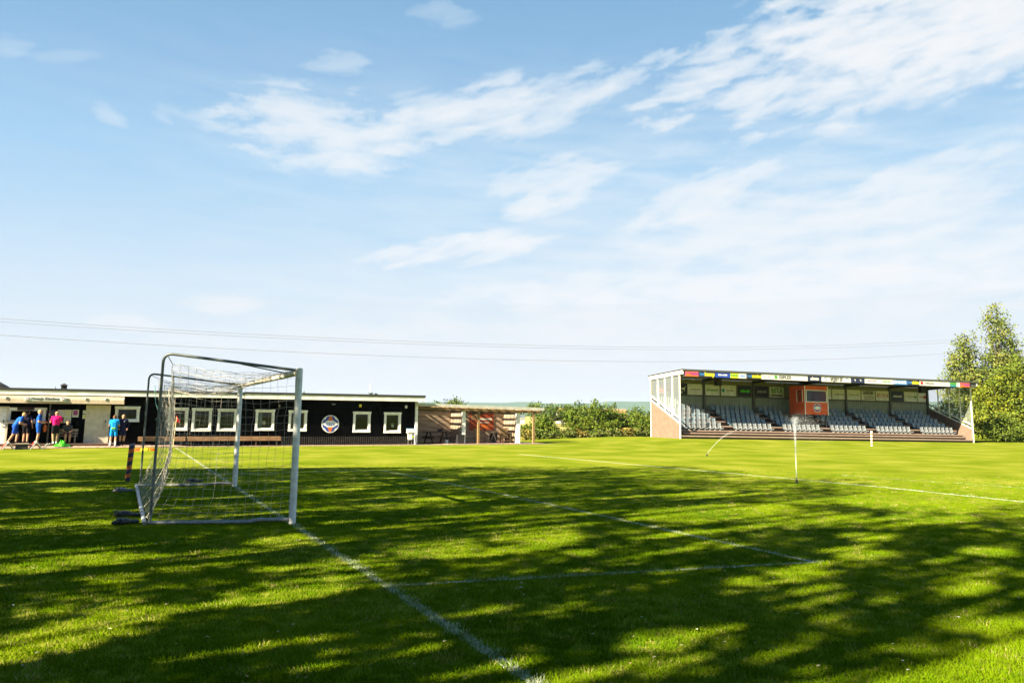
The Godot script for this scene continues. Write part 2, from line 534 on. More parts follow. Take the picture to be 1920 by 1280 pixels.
	for i in spots.size():
		var p: Vector3 = spots[i]
		var sc := rng.randf_range(0.75, 1.3)
		mmesh.set_instance_transform(i, Transform3D(Basis(Vector3.UP, rng.randf() * TAU).scaled(Vector3(sc, sc * rng.randf_range(0.8, 1.2), sc)), p))
		var k := clampf(patch.get_noise_2d(p.x, p.z) * 0.7 + 0.5 + rng.randf_range(-0.3, 0.3), 0.0, 1.0)
		var c := Color(0.05, 0.115, 0.002).lerp(Color(0.14, 0.21, 0.003), k)
		if rng.randf() < 0.035:
			c = Color(0.3, 0.27, 0.1)
		for q in MARKS:
			var a := Vector2(q[0][0], q[0][1])
			var b := Vector2(q[1][0], q[1][1])
			if Geometry2D.get_closest_point_to_segment(Vector2(p.x, p.z), a, b).distance_to(Vector2(p.x, p.z)) < q[2] * 0.58 and rng.randf() < q[3]:
				c = c.lerp(Color(0.55, 0.6, 0.52), rng.randf_range(0.2, 0.75))
		mmesh.set_instance_color(i, c)
	var gm := tinted(0.7, Color(0.5, 0.55, 0.1))
	gm.specular_mode = BaseMaterial3D.SPECULAR_DISABLED
	var gi := MultiMeshInstance3D.new()
	gi.name = "mown_grass"
	gi.multimesh = mmesh
	gi.material_override = gm
	add_child(gi)
	gi.set_meta("kind", "stuff")
	tag(gi, "short mown green grass covering the pitch", "grass")
	var lf := MultiMesh.new()
	lf.transform_format = MultiMesh.TRANSFORM_3D
	lf.use_colors = true
	var lm := MB.new()
	lm.tri(Vector3(-0.018, 0, 0), Vector3(0, 0.006, 0.011), Vector3(0.022, 0.004, 0))
	lm.tri(Vector3(-0.018, 0, 0), Vector3(0.022, 0.004, 0), Vector3(0, 0.007, -0.011))
	lf.mesh = lm.mesh()
	lf.instance_count = 260
	for i in 260:
		var r := rng.randf_range(3.0, 16.0)
		var az := deg_to_rad(rng.randf_range(-14.0, 66.0))
		lf.set_instance_transform(i, Transform3D(Basis(Vector3.UP, rng.randf() * TAU).scaled(Vector3.ONE * rng.randf_range(0.6, 1.2)), Vector3(-2.52 + sin(az) * r, 0.026, 13.25 - cos(az) * r)))
		lf.set_instance_color(i, [Color(0.4, 0.38, 0.2), Color(0.22, 0.17, 0.07), Color(0.5, 0.5, 0.42)][rng.randi() % 3])
	var li := MultiMeshInstance3D.new()
	li.name = "fallen_leaves"
	li.multimesh = lf
	li.material_override = M.body
	add_child(li)
	li.set_meta("kind", "stuff")
	tag(li, "small dry leaves scattered on the mown grass", "leaves")
	# paving strip along the far side and the rough meadow behind
	var pv := MB.new()
	pv.box(Vector3(3.0, 0.012, -33.1), Vector3(26.0, 0.024, 1.1))
	setting("paving", pv.mesh(), M.paving)
	var apron := MB.new()
	apron.quad(Vector3(-13, 0.02, -31.55), Vector3(-6, 0.02, -31.75), Vector3(-6, 0.1, -32.45), Vector3(-13, 0.1, -32.45))
	apron.quad(Vector3(-6, 0.02, -31.75), Vector3(0.4, 0.02, -32.45), Vector3(-0.2, 0.1, -32.75), Vector3(-6, 0.1, -32.45))
	apron.quad(Vector3(-13, 0.1, -32.45), Vector3(-6, 0.1, -32.45), Vector3(-6, 0.1, -33.35), Vector3(-13, 0.1, -33.35))
	apron.quad(Vector3(-6, 0.1, -32.45), Vector3(-0.2, 0.1, -32.75), Vector3(-0.2, 0.1, -33.35), Vector3(-6, 0.1, -33.35))
	apron.quad(Vector3(-0.2, 0.1, -32.75), Vector3(0.4, 0.02, -32.45), Vector3(0.9, 0.026, -33.35), Vector3(-0.2, 0.1, -33.35))
	setting("kiosk_paving", apron.mesh(), M.paving)
	var pv2 := MB.new()
	pv2.box(Vector3(18.6, 0.02, -34.6), Vector3(6.6, 0.04, 3.6))
	setting("shelter_floor", pv2.mesh(), M.paving)
	var path := MB.new()
	path.quad(Vector3(16, 0.005, -32.62), Vector3(32, 0.005, -34.3), Vector3(32, 0.005, -34.7), Vector3(16, 0.005, -33.0))
	setting("footpath", path.mesh(), mat(Color(0.4, 0.36, 0.22), 0.95, "patchy", 0.5))
	var wheat := mat(Color(0.46, 0.4, 0.1), 0.95, "patchy", 0.05)
	var fld := MB.new()
	fld.quad(Vector3(-40, 0.3, -62), Vector3(110, 0.3, -62), Vector3(330, 2.2, -420), Vector3(-260, 2.2, -420))
	setting("grain_field", fld.mesh(), wheat)
	# far hills
	var hill := MB.new()
	var hn := FastNoiseLite.new()
	hn.seed = 4; hn.frequency = 0.06; hn.fractal_octaves = 4
	for layer in 2:
		var r0: float = [3900.0, 1500.0][layer]
		var prev := []
		for i in 161:
			var az := deg_to_rad(-45.0 + i * 0.9)
			var top: float = [74.0, 8.0][layer] + hn.get_noise_2d(i, layer * 50.0) * [30.0, 6.0][layer] + hn.get_noise_2d(i * 6.0, 9.0) * 2.5
			var d := Vector3(sin(az), 0, -cos(az))
			var ring := [d * r0, d * (r0 + 300.0) + Vector3.UP * top, d * (r0 + 900.0) + Vector3.UP * top * 0.6]
			if prev:
				hill.col = Color(0.05, 0.085, 0.03) if layer == 0 or hn.get_noise_2d(i * 3.0, 70.0) < 0.1 else Color(0.2, 0.2, 0.06)
				hill.quad(prev[0], ring[0], ring[1], prev[1])
				hill.quad(prev[1], ring[1], ring[2], prev[2])
			prev = ring
	setting("hills", hill.mesh(), M.body)

# ------------------------------------------------------------------ trees and shrubs
const LIT := [[-2.82, 6.07, 0.5, 0.48, 0.45], [-2.41, 5.44, 0.47, 0.28, 0.44], [-1.0, 5.16, 0.74, 0.26, 0.43], [-2.49, 3.72, 0.24, 0.16, 0.43], [-3.1, 2.64, 0.53, 0.36, 0.42], [-1.4, 2.76, 0.78, 0.51, 0.42], [-0.44, 1.74, 0.46, 0.39, 0.41], [1.36, 7.87, 0.36, 0.24, 0.44], [3.09, 7.92, 0.2, 0.16, 0.46], [4.1, 8.52, 0.42, 0.2, 0.44], [2.84, 9.43, 0.4, 0.24, 0.45], [0.78, 8.54, 0.25, 0.14, 0.42], [3.56, 6.36, 0.24, 0.18, 0.42], [4.39, 6.23, 0.4, 0.22, 0.43], [7.47, 4.55, 0.5, 0.33, 0.41], [7.81, 6.11, 0.4, 0.28, 0.41], [7.4, 1.17, 1.9, 0.85, 0.39], [5.41, 7.55, 0.6, 0.2, 0.42], [6.12, 5.67, 0.5, 0.24, 0.42], [-0.2, 1.58, 0.2, 0.4, 0.41], [1.26, 2.86, 0.6, 0.84, 0.42], [3.04, 2.37, 0.65, 0.95, 0.41], [3.63, -2.83, 0.8, 0.38, 0.37], [2.85, 4.18, 0.24, 0.24, 0.43], [5.41, -7.66, 0.5, 0.35, 0.34], [2.12, -5.61, 0.82, 0.28, 0.37], [-2.54, 2.42, 0.54, 0.31, 0.41], [-2.89, 0.16, 0.3, 0.28, 0.42], [-4.19, -3.6, 0.2, 0.3, 0.39], [-3.42, -7.49, 0.43, 0.45, 0.37], [-3.98, -10.54, 0.4, 0.45, 0.35], [13.38, 1.01, 2.4, 1.3, 0.38], [10.5, 3.6, 0.9, 0.3, 0.4], [9.5, -1.8, 1.1, 0.35, 0.38], [-3.6, -13.0, 0.8, 0.3, 0.2]]

var gaps := []
func thinned(p: Vector3) -> bool:      # openings in the crowns of the tree row
	var k := p.y / 2.44
	var x := p.x + 3.86 * k
	var z := p.z - 0.85 * k
	if z < -14.3 + 0.2 * x or x > 17.0 + 0.1 * z - 0.18 * maxf(z, 0.0) * maxf(z, 0.0):
		return true
	for q in gaps:
		var dx: float = (x - q[0]) / 1.12
		if absf(dx) < q[2]:
			var dz: float = (z - q[1] + 0.2 * dx) / 1.15
			if dx * dx / (q[2] * q[2]) + dz * dz / (q[3] * q[3]) < 1.0:
				return true
	return false

# lobes: [centre, radii] of the crown; cols: leaf colours; wood: draw trunk and limbs
func tree(called: String, label: String, category: String, at: Vector3, lobes: Array, clusters: int, per: int, spread: float, leaf: float, cols: Array, trunk: float, sd: int, group := "", open := false) -> Node3D:
	var rng := RandomNumberGenerator.new()
	rng.seed = sd
	var t := thing(called, label, category, at, 0.0, group)
	var crown := MB.new()
	var wood := MB.new()
	var vol := 0.0
	for l in lobes:
		vol += l[1].x * l[1].y * l[1].z
	var top: Vector3 = lobes[0][0] + Vector3.UP * lobes[0][1].y * 0.55
	wood.tube([Vector3.ZERO, Vector3(0, top.y * 0.35, 0) + top * Vector3(0.2, 0, 0.2), top], [trunk, trunk * 0.72, trunk * 0.12], 7)
	var v := PackedVector3Array()
	var nn := PackedVector3Array()
	var c := PackedColorArray()
	var ix := PackedInt32Array()
	var budget := 0.0
	for l in lobes:
		var share := int(round(clusters * l[1].x * l[1].y * l[1].z / vol))
		for i in maxi(share, 3):
			var d := Vector3(rng.randfn(), rng.randfn(), rng.randfn()).normalized() * pow(rng.randf(), 0.42)
			var o: Vector3 = l[0] + d * l[1]
			if trunk > 0.0 and i % 9 == 0:
				var h0 := clampf(o.y * rng.randf_range(0.35, 0.7), 0.1, top.y * 0.95)
				var s := Vector3(top.x * h0 / top.y * 0.5, h0, top.z * h0 / top.y * 0.5)
				wood.tube([s, s.lerp(o, 0.5) + Vector3.UP * 0.05 * o.distance_to(s), o], [trunk * 0.32, trunk * 0.2, trunk * 0.05], 5)
			var tone: Color = cols[rng.randi() % cols.size()]
			for j in per:
				var p := o + Vector3(rng.randfn(), rng.randfn() * 0.75, rng.randfn()) * spread
				if open and (thinned(at + p) and rng.randf() < 0.97):
					continue
				if p.y < 0.02:
					p.y = rng.randf_range(0.02, 0.15)
				var nrm := Vector3(rng.randfn(), rng.randfn() + 0.6, rng.randfn()).normalized()
				var e1 := nrm.cross(Vector3(rng.randfn(), rng.randfn(), rng.randfn())).normalized()
				var e2 := nrm.cross(e1)
				var sz := leaf * rng.randf_range(0.65, 1.3)
				var kk := v.size()
				v.append_array([p - e1 * sz * 0.5, p - e2 * sz * 0.32 + nrm * sz * 0.06, p + e1 * sz * 0.55, p + e2 * sz * 0.32 + nrm * sz * 0.06])
				nn.append_array([nrm, (nrm - e2 * 0.3).normalized(), nrm, (nrm + e2 * 0.3).normalized()])
				var cc := tone * rng.randf_range(0.75, 1.25)
				c.append_array([cc, cc, cc, cc])
				ix.append_array([kk, kk + 2, kk + 1, kk, kk + 3, kk + 2])
	crown.v = v; crown.n = nn; crown.c = c; crown.ix = ix
	part("crown", crown.mesh(), M.leaf, t)
	if trunk > 0.0:
		part("trunk", wood.mesh(), M.bark, t)
	return t

func make_vegetation() -> void:
	# the row of tall trees left of the pitch whose shade lies over the grass
	var rng := RandomNumberGenerator.new()
	rng.seed = 40
	gaps = LIT.duplicate()
	for i in 80:
		gaps.append([rng.randf_range(-5.5, 14.0), rng.randf_range(-13.0, 0.0), rng.randf_range(0.4, 1.5), rng.randf_range(0.05, 0.13), 0.0])
	for i in 36:
		gaps.append([rng.randf_range(-4.0, 12.0), rng.randf_range(0.0, 4.0), rng.randf_range(0.4, 1.3), rng.randf_range(0.06, 0.16), 0.0])
	for i in 58:
		gaps.append([rng.randf_range(-3.6, 9.0), rng.randf_range(4.0, 9.8), rng.randf_range(0.25, 0.8), rng.randf_range(0.04, 0.11), 0.0])
	var places := ["farthest", "second", "third", "fourth", "fifth", "sixth", "seventh", "eighth", "nearest"]
	for i in 9:
		var z := -11.0 + i * 3.3
		var x := -12.0 - (i % 2) * 1.6
		var hgt: float = [11.5, 14.5, 17.5, 18.0, 18.0, 17.5, 17.0, 17.5, 17.0][i]
		var lobes := [[Vector3(0, hgt * 0.62, 0), Vector3(2.9, hgt * 0.38, 2.5)], [Vector3(0.5, hgt * 0.3, 0.4), Vector3(2.8, hgt * 0.2, 2.4)]]
		tree("tall_tree", "tall leafy tree, %s of the row left of the pitch" % places[i], "tree", Vector3(x, 0, z), lobes, 260, 48, 0.42, 0.22, [Color(0.05, 0.09, 0.015), Color(0.065, 0.11, 0.02)], 0.24, 300 + i, "trees in the row left of the pitch", true)
	for i in 4:
		var x := -9.5 + i * 4.6
		tree("tall_tree", "tall leafy tree behind the photographer, %s from the left" % ["first", "second", "third", "fourth"][i], "tree", Vector3(x, 0, 20.5 + (i % 2) * 1.5), [[Vector3(0, 10.2, 0), Vector3(2.9, 6.2, 2.7)], [Vector3(0.3, 4.6, 0), Vector3(2.8, 3.0, 2.6)]], 200, 30, 0.55, 0.36, [Color(0.05, 0.09, 0.015), Color(0.065, 0.11, 0.02)], 0.24, 350 + i, "trees behind the photographer")
	# right of the grandstand
	var pale := [Color(0.12, 0.145, 0.03), Color(0.1, 0.135, 0.028), Color(0.15, 0.16, 0.04), Color(0.085, 0.12, 0.022)]
	var gold := [Color(0.15, 0.165, 0.014), Color(0.12, 0.15, 0.014), Color(0.09, 0.13, 0.014)]
	var dark := [Color(0.075, 0.115, 0.014), Color(0.09, 0.13, 0.018), Color(0.1, 0.135, 0.02)]
	tree("poplar_tree", "tallest pale green airy tree behind the right end of the grandstand", "tree", Vector3(71.1, 0, -34.8), [[Vector3(0, 9.3, 0), Vector3(1.3, 3.4, 1.25)], [Vector3(1.3, 7.6, 0.3), Vector3(1.2, 2.6, 1.2)], [Vector3(0, 5.2, 0), Vector3(2.6, 3.2, 2.3)]], 430, 30, 0.3, 0.22, pale, 0.16, 11)
	tree("poplar_tree", "smaller pale green airy tree left of the tallest one, behind the grandstand", "tree", Vector3(68.1, 0, -36.2), [[Vector3(0, 7.7, 0), Vector3(1.2, 2.8, 1.1)], [Vector3(-0.4, 4.8, 0), Vector3(2.0, 2.9, 1.8)]], 270, 30, 0.3, 0.22, pale, 0.13, 12)
	tree("broadleaf_tree", "dense yellow-green tree right beside the grandstand roof end", "tree", Vector3(65.8, 0, -31.6), [[Vector3(0, 3.7, 0), Vector3(2.1, 2.1, 2.0)], [Vector3(-0.6, 1.6, 0), Vector3(2.5, 1.5, 2.2)]], 290, 30, 0.26, 0.21, gold, 0.15, 13)
	tree("broadleaf_tree", "dense golden green tree at the right edge of the picture", "tree", Vector3(67.0, 0, -30.2), [[Vector3(0, 4.9, 0), Vector3(2.4, 2.4, 2.2)], [Vector3(0.3, 2.0, 0), Vector3(2.6, 1.9, 2.2)]], 300, 30, 0.26, 0.21, gold + dark, 0.15, 14)
	tree("broadleaf_tree", "green tree farthest right behind the golden one", "tree", Vector3(71.0, 0, -32.6), [[Vector3(0, 3.6, 0), Vector3(2.8, 2.3, 2.4)], [Vector3(0, 1.6, 0), Vector3(2.8, 1.6, 2.4)]], 220, 30, 0.3, 0.2, dark, 0.15, 15)
	tree("hedge_shrub", "dark green shrub right behind the grandstand's right end wall", "shrub", Vector3(60.0, 0, -32.5), [[Vector3(0, 1.9, 0), Vector3(1.6, 1.7, 1.4)]], 90, 30, 0.25, 0.17, dark + pale, 0.06, 16)
	tree("hedge_shrub", "shaded shrub below the golden green trees by the grandstand", "shrub", Vector3(62.6, 0, -29.3), [[Vector3(0, 1.2, 0), Vector3(1.8, 1.1, 1.2)]], 90, 30, 0.25, 0.16, dark, 0.06, 17)
	# between shelter and grandstand
	var mid := [Color(0.06, 0.1, 0.01), Color(0.085, 0.125, 0.014), Color(0.12, 0.15, 0.02)]
	var weed := [Color(0.08, 0.115, 0.022), Color(0.07, 0.105, 0.018), Color(0.12, 0.13, 0.035)]
	var row := [[26.3, -44.0, 0.9, 0.8, "low leafy shrub just right of the shelter's last post"], [27.7, -44.2, 1.8, 0.95, "rounded green shrub left of the slim pointed one"], [29.5, -42.6, 2.1, 0.42, "slim pointed pale green shrub in the hedge"], [31.9, -44.8, 1.85, 0.95, "broad green shrub left of the tallest one in the hedge"], [33.1, -44.2, 3.05, 1.2, "tallest dark green bush in the hedge right of the shelter"], [35.0, -44.4, 2.2, 1.3, "dark green bush right of the tallest one in the hedge"], [37.9, -46.0, 2.0, 1.5, "broad bush in front of the grandstand's left corner"], [40.4, -47.2, 1.9, 1.2, "bush half hidden behind the grandstand's left wall"]]
	for i in row.size():
		var q = row[i]
		var h: float = q[2]
		var lobes := [[Vector3(0, h * 0.62, 0), Vector3(q[3] * 0.8, h * 0.42, q[3] * 0.8)], [Vector3(0.3 * q[3], h * 0.34, 0.2), Vector3(q[3], h * 0.33, q[3])]]
		tree("hedge_shrub", q[4], "shrub", Vector3(q[0], 0, q[1]), lobes, 70 + int(h * 25), 34, 0.2, 0.17, mid, 0.05, 60 + i, "shrubs in the hedge right of the shelter")
	for i in 13:
		var x := 24.6 + i * 1.25
		tree("tall_weed", "leafy weed, %s from the shelter along the foot of the hedge" % ["first", "second", "third", "fourth", "fifth", "sixth", "seventh", "eighth", "ninth", "tenth", "eleventh", "twelfth", "thirteenth"][i], "plant", Vector3(x + rng.randf_range(-0.3, 0.3), 0, -40.6 - i * 0.22 + rng.randf_range(-0.3, 0.3)), [[Vector3(0, 0.42, 0), Vector3(0.7, rng.randf_range(0.22, 0.5), 0.5)]], 22, 22, 0.12, rng.randf_range(0.12, 0.22), weed if i % 4 else [Color(0.2, 0.16, 0.04), Color(0.12, 0.12, 0.03)], 0.015, 90 + i, "weeds along the foot of the hedge")
	var far := [Color(0.055, 0.09, 0.014), Color(0.07, 0.105, 0.018)]
	var belt := [[50.3, -87.4, 3.9, 2.1, "round far tree nearest to the shelter roof"], [53.2, -86.4, 3.5, 1.8, "small far tree between two larger ones beyond the field"], [56.2, -87.1, 3.8, 2.4, "wide far tree left of the farmhouse roof"], [63.8, -89.9, 3.7, 1.3, "narrow far tree right of the farmhouse pole"], [61.5, -79.8, 3.0, 2.2, "far tree beside the grandstand's left corner"], [27.4, -67.9, 3.3, 0.9, "small dark tree top showing above the shelter roof's left end"], [29.3, -67.2, 3.4, 1.4, "wider tree top showing above the shelter roof"], [8.3, -40.2, 3.3, 0.4, "single twig of leaves above the clubhouse roof beside the goal post"], [13.4, -42.2, 3.2, 0.6, "leaf tips above the clubhouse roof below the thin pole"], [14.8, -41.6, 3.1, 0.5, "leaf tips above the clubhouse roof near its right end"], [18.1, -44.5, 2.9, 0.8, "leaf tips behind the joint of clubhouse and shelter roofs"], [58.5, -92.0, 3.2, 2.6, "low far tree behind the wide one"]]
	for i in belt.size():
		var q = belt[i]
		var h: float = q[2]
		tree("far_tree", q[4], "tree", Vector3(q[0], 0, q[1]), [[Vector3(0, h * 0.6, 0), Vector3(q[3], h * 0.4, q[3])]], 50 if q[3] > 1.0 else 14, 30, 0.12 + 0.1 * q[3], 0.16 + 0.06 * q[3], far, 0.08, 130 + i, "trees beyond the shelter")

# ------------------------------------------------------------------ goal
const BACK_NEAR := Vector3(-2.06, 0, -0.72)
const BACK_FAR := Vector3(-2.08, 0, -8.05)

func net_panel(mb: MB, nu: int, nv: int, f: Callable) -> void:
	var g := []
	for i in nu + 1:
		var line := []
		for j in nv + 1:
			line.append(f.call(float(i) / nu, float(j) / nv))
		g.append(line)
	for i in nu + 1:
		mb.tube(g[i], [0.0023], 3, false)
	for j in nv + 1:
		var line := []
		for i in nu + 1:
			line.append(g[i][j])
		mb.tube(line, [0.0023], 3, false)

func bent(a: Vector3, corner: Vector3, b: Vector3, r: float) -> Array:   # rounded corner
	var p := corner + (a - corner).normalized() * r
	var q := corner + (b - corner).normalized() * r
	var out := [a]
	for i in 9:
		var t := i / 8.0
		out.append(p.lerp(corner, t).lerp(corner.lerp(q, t), t))
	out.append(b)
	return out

func make_goal() -> void:
	var t := thing("football_goal", "white football goal with sagging net and grey tube frame on the pitch", "goal")
	for z in [0.0, -7.32]:
		var p := MB.new()
		p.tube([Vector3(0, 0.0, z), Vector3(0, 0.02, z), Vector3(0, 2.42, z), Vector3(0, 2.45, z)], [0.05, 0.055, 0.055, 0.045], 20)
		part("post", p.mesh(), M.post_white, t)
		var base := BACK_NEAR if z == 0.0 else BACK_FAR
		var s := MB.new()
		s.tube(bent(base + Vector3(0.03, 0.03, 0), base + Vector3(0.05, 2.66, 0), Vector3(0, 2.41, z), 0.16), [0.023], 10)
		part("stanchion", s.mesh(), M.galvanised, t)
		var g := MB.new()
		var d := (base - Vector3(0, 0, z))
		g.tube([Vector3(-0.05, 0.07, z), Vector3(0, 0.07, z) + d * 0.22, Vector3(0, 0.035, z) + d * 0.32, Vector3(0, 0.03, z) + d], [0.03], 8)
		part("ground_bar", g.mesh(), M.alu, t)
		var w := MB.new()
		w.tube([Vector3(0, 2.5, z) + d * 0.42 + Vector3.UP * 0.0, Vector3(0, 2.4, z - 0.95 if z == 0.0 else z + 0.95)], [0.011], 6)
		part("brace", w.mesh(), M.galvanised, t)
		for k in 2:
			var b := MB.new()
			b.tube([Vector3(-0.07, 0.12 + k * 0.6, z), Vector3(0.07, 0.12 + k * 0.6, z)], [0.007], 6)
			part("bolt", b.mesh(), M.steel, t)
	var c := MB.new()
	c.tube([Vector3(0, 2.385, -0.05), Vector3(0, 2.385, -7.27)], [0.053], 18)
	part("crossbar", c.mesh(), M.crossbar, t)
	var bb := MB.new()
	bb.tube([BACK_NEAR + Vector3(-0.05, 0.03, 0.06), BACK_FAR + Vector3(-0.05, 0.03, -0.06)], [0.034], 8)
	part("back_bar", bb.mesh(), M.alu, t)
	for q in [0.2, 0.8]:
		var cuff := MB.new()
		var o := BACK_NEAR.lerp(BACK_FAR, q) + Vector3(-0.05, 0.03, 0)
		cuff.tube([o, o + Vector3(0, 0, 0.1)], [0.045], 8)
		part("cuff", cuff.mesh(), M.cord, t)
	# net: back hangs from two cords behind the bar ends, slack to the ground frame
	var nz := FastNoiseLite.new()
	nz.seed = 3; nz.frequency = 0.9
	var near_top := Vector3(-1.86, 2.5, -0.95)
	var far_top := Vector3(-1.8, 2.52, -7.8)
	var net := MB.new()
	var wob := func(p: Vector3, a: float) -> Vector3:
		return p + Vector3(nz.get_noise_3d(p.x * 3, p.y * 3, p.z * 3), nz.get_noise_3d(p.y * 3, p.z * 3 + 9, p.x * 3), nz.get_noise_3d(p.z * 3, p.x * 3 + 5, p.y * 3)) * a
	var topline := func(u: float) -> Vector3:
		return near_top.lerp(far_top, u) + Vector3(0.12, -0.32, 0) * sin(PI * u)
	var backf := func(u: float, v: float) -> Vector3:
		var a: Vector3 = topline.call(u)
		var b := BACK_NEAR.lerp(BACK_FAR, u) + Vector3(0, 0.05, 0)
		var x := lerpf(a.x, b.x, pow(v, 5.0)) + 0.06 * sin(PI * v) + 0.05 * sin(u * 17.0) * v * (1.0 - v)
		return wob.call(Vector3(x, lerpf(a.y, b.y, v), lerpf(a.z, b.z, v)), 0.05)
	net_panel(net, 60, 22, backf)
	var topf := func(u: float, v: float) -> Vector3:
		var a := Vector3(-0.05, 2.4, lerpf(-0.1, -7.22, u))
		var b: Vector3 = topline.call(u)
		return wob.call(a.lerp(b, v) + Vector3(0, -0.2, 0) * sin(PI * v) * (0.35 + 0.65 * sin(PI * u)), 0.05)
	net_panel(net, 60, 15, topf)
	for side in 2:
		var z0: float = [0.0, -7.32][side]
		var tl: Vector3 = near_top if side == 0 else far_top
		var bl: Vector3 = BACK_NEAR if side == 0 else BACK_FAR
		var sidef := func(u: float, v: float) -> Vector3:
			var a := Vector3(-0.06, lerpf(2.38, 0.1, v), z0)
			var b := Vector3(lerpf(tl.x, bl.x, pow(v, 5.0)) + 0.06 * sin(PI * v), lerpf(tl.y, 0.05, v), lerpf(tl.z, bl.z, v))
			return wob.call(a.lerp(b, u) + Vector3(0, -0.1 * sin(PI * u) * (1.0 - v), 0), 0.045)
		net_panel(net, 15, 20, sidef)
	for q in [[BACK_NEAR + Vector3(0.12, 2.6, 0), near_top], [BACK_FAR + Vector3(0.12, 2.6, 0), far_top]]:
		net.tube(q, [0.007], 5)
	part("net", net.mesh(), M.cord, t)
	var loose := MB.new()
	loose.tube([Vector3(-1.9, 2.35, -7.6), Vector3(-1.86, 1.95, -7.55), Vector3(-1.76, 1.7, -7.5), Vector3(-1.84, 1.55, -7.5)], [0.008], 5)
	part("loose_rope", loose.mesh(), mat(Color(0.16, 0.4, 0.36), 0.8), t)
	# sandbags that hold the frame down
	var spots := [[Vector3(-2.36, 0, -0.95), 0.5, "black weight bag nearest the goal's near back corner"], [Vector3(-2.34, 0, -1.95), -0.2, "second black weight bag behind the goal, away from the corner"], [Vector3(-2.4, 0, -6.7), 0.3, "grey weight bag behind the goal's far back corner"], [Vector3(-0.85, 0, -8.0), 0.1, "black weight bag on the goal's far ground bar"]]
	for i in 4:
		var b := thing("weight_bag", spots[i][2], "weight bag", spots[i][0], spots[i][1], "weight bags holding the goal")
		var y := 0.07 if i == 3 else 0.0
		var mm: Material = mat(Color(0.1, 0.11, 0.13), 0.7) if i == 2 else M.black
		var m := MB.new()
		m.blob(Vector3(-0.05, 0.04 + y, 0), Vector3(0.13, 0.06, 0.1), 6, 10, Basis(Vector3.UP, 0.3))
		m.blob(Vector3(-0.14, 0.03 + y, -0.03), Vector3(0.08, 0.04, 0.06), 6, 10)
		m.blob(Vector3(0.09, 0.03 + y, 0.02), Vector3(0.12, 0.035, 0.075), 6, 10)
		part("bag", m.mesh(), mm, b)
		var h := MB.new()
		h.tube([Vector3(-0.16, 0.05 + y, 0.04), Vector3(-0.2, 0.1 + y, 0.06), Vector3(-0.14, 0.11 + y, 0.08), Vector3(-0.08, 0.06 + y, 0.07)], [0.012], 6)
		part("strap", h.mesh(), M.galvanised, b)

# ------------------------------------------------------------------ emblem (radius 1, in the xy plane)
func emblem(parent: Node3D, at: Vector3, r: float, words: String) -> void:
	var xf := Transform3D(Basis.from_scale(Vector3(r, r, 1)), at)
	var ring := func(rad: float, k: int) -> PackedVector2Array:
		var o := PackedVector2Array()
		for i in k:
			o.append(Vector2(cos(TAU * i / k), sin(TAU * i / k)) * rad)
		return o
	var a := MB.new()
	a.plate(ring.call(1.0, 40), 0.0, 0.02)
	part("disc", a.mesh(), M.trim, parent, xf)
	var b := MB.new()
	b.plate(ring.call(0.92, 40), 0.02, 0.024)
	part("blue_field", b.mesh(), M.blue, parent, xf)
	for i in 4:
		var s := MB.new()
		var d := Vector2(1 if i % 2 else -1, 1 if i < 2 else -1)
		s.plate(PackedVector2Array([d * Vector2(0.8, 0.42), d * Vector2(0.62, 0.5), d * Vector2(0.5, 0.66), d * Vector2(0.4, 0.82), d * Vector2(0.62, 0.68)]), 0.024, 0.027)
		part("white_lobe", s.mesh(), M.trim, parent, xf)
	for s in [1.0, -1.0]:
		var o := MB.new()
		o.plate(PackedVector2Array([Vector2(-0.09, 0.9 * s), Vector2(0.09, 0.9 * s), Vector2(0.33, 0.34 * s), Vector2(-0.33, 0.34 * s)]), 0.024, 0.028)
		part("orange_wedge", o.mesh(), M.orange, parent, xf)
	var h := MB.new()
	h.plate(PackedVector2Array([Vector2(-0.94, 0), Vector2(-0.36, 0.37), Vector2(0.36, 0.37), Vector2(0.94, 0), Vector2(0.36, -0.37), Vector2(-0.36, -0.37)]), 0.024, 0.031)
	part("white_band", h.mesh(), M.trim, parent, xf)
	if words:
		text("lettering", words, M.blue, parent, at + Vector3(0, 0, 0.036), r * 0.34, Basis.IDENTITY, "Droid Serif", 400, r * 1.05)

# ------------------------------------------------------------------ clubhouse
const WZ := -33.4
const OPENINGS := [[-7.58, -6.12, 1.28, 1.84], [-2.82, -1.87, 1.38, 1.96], [-0.28, 0.5, 0.93, 1.93], [0.9, 1.7, 0.9, 1.92], [2.2, 3.0, 0.9, 1.9], [4.18, 5.0, 0.93, 1.88], [5.98, 6.8, 0.9, 1.86], [9.67, 10.5, 0.84, 1.82], [11.53, 12.36, 0.8, 1.8]]

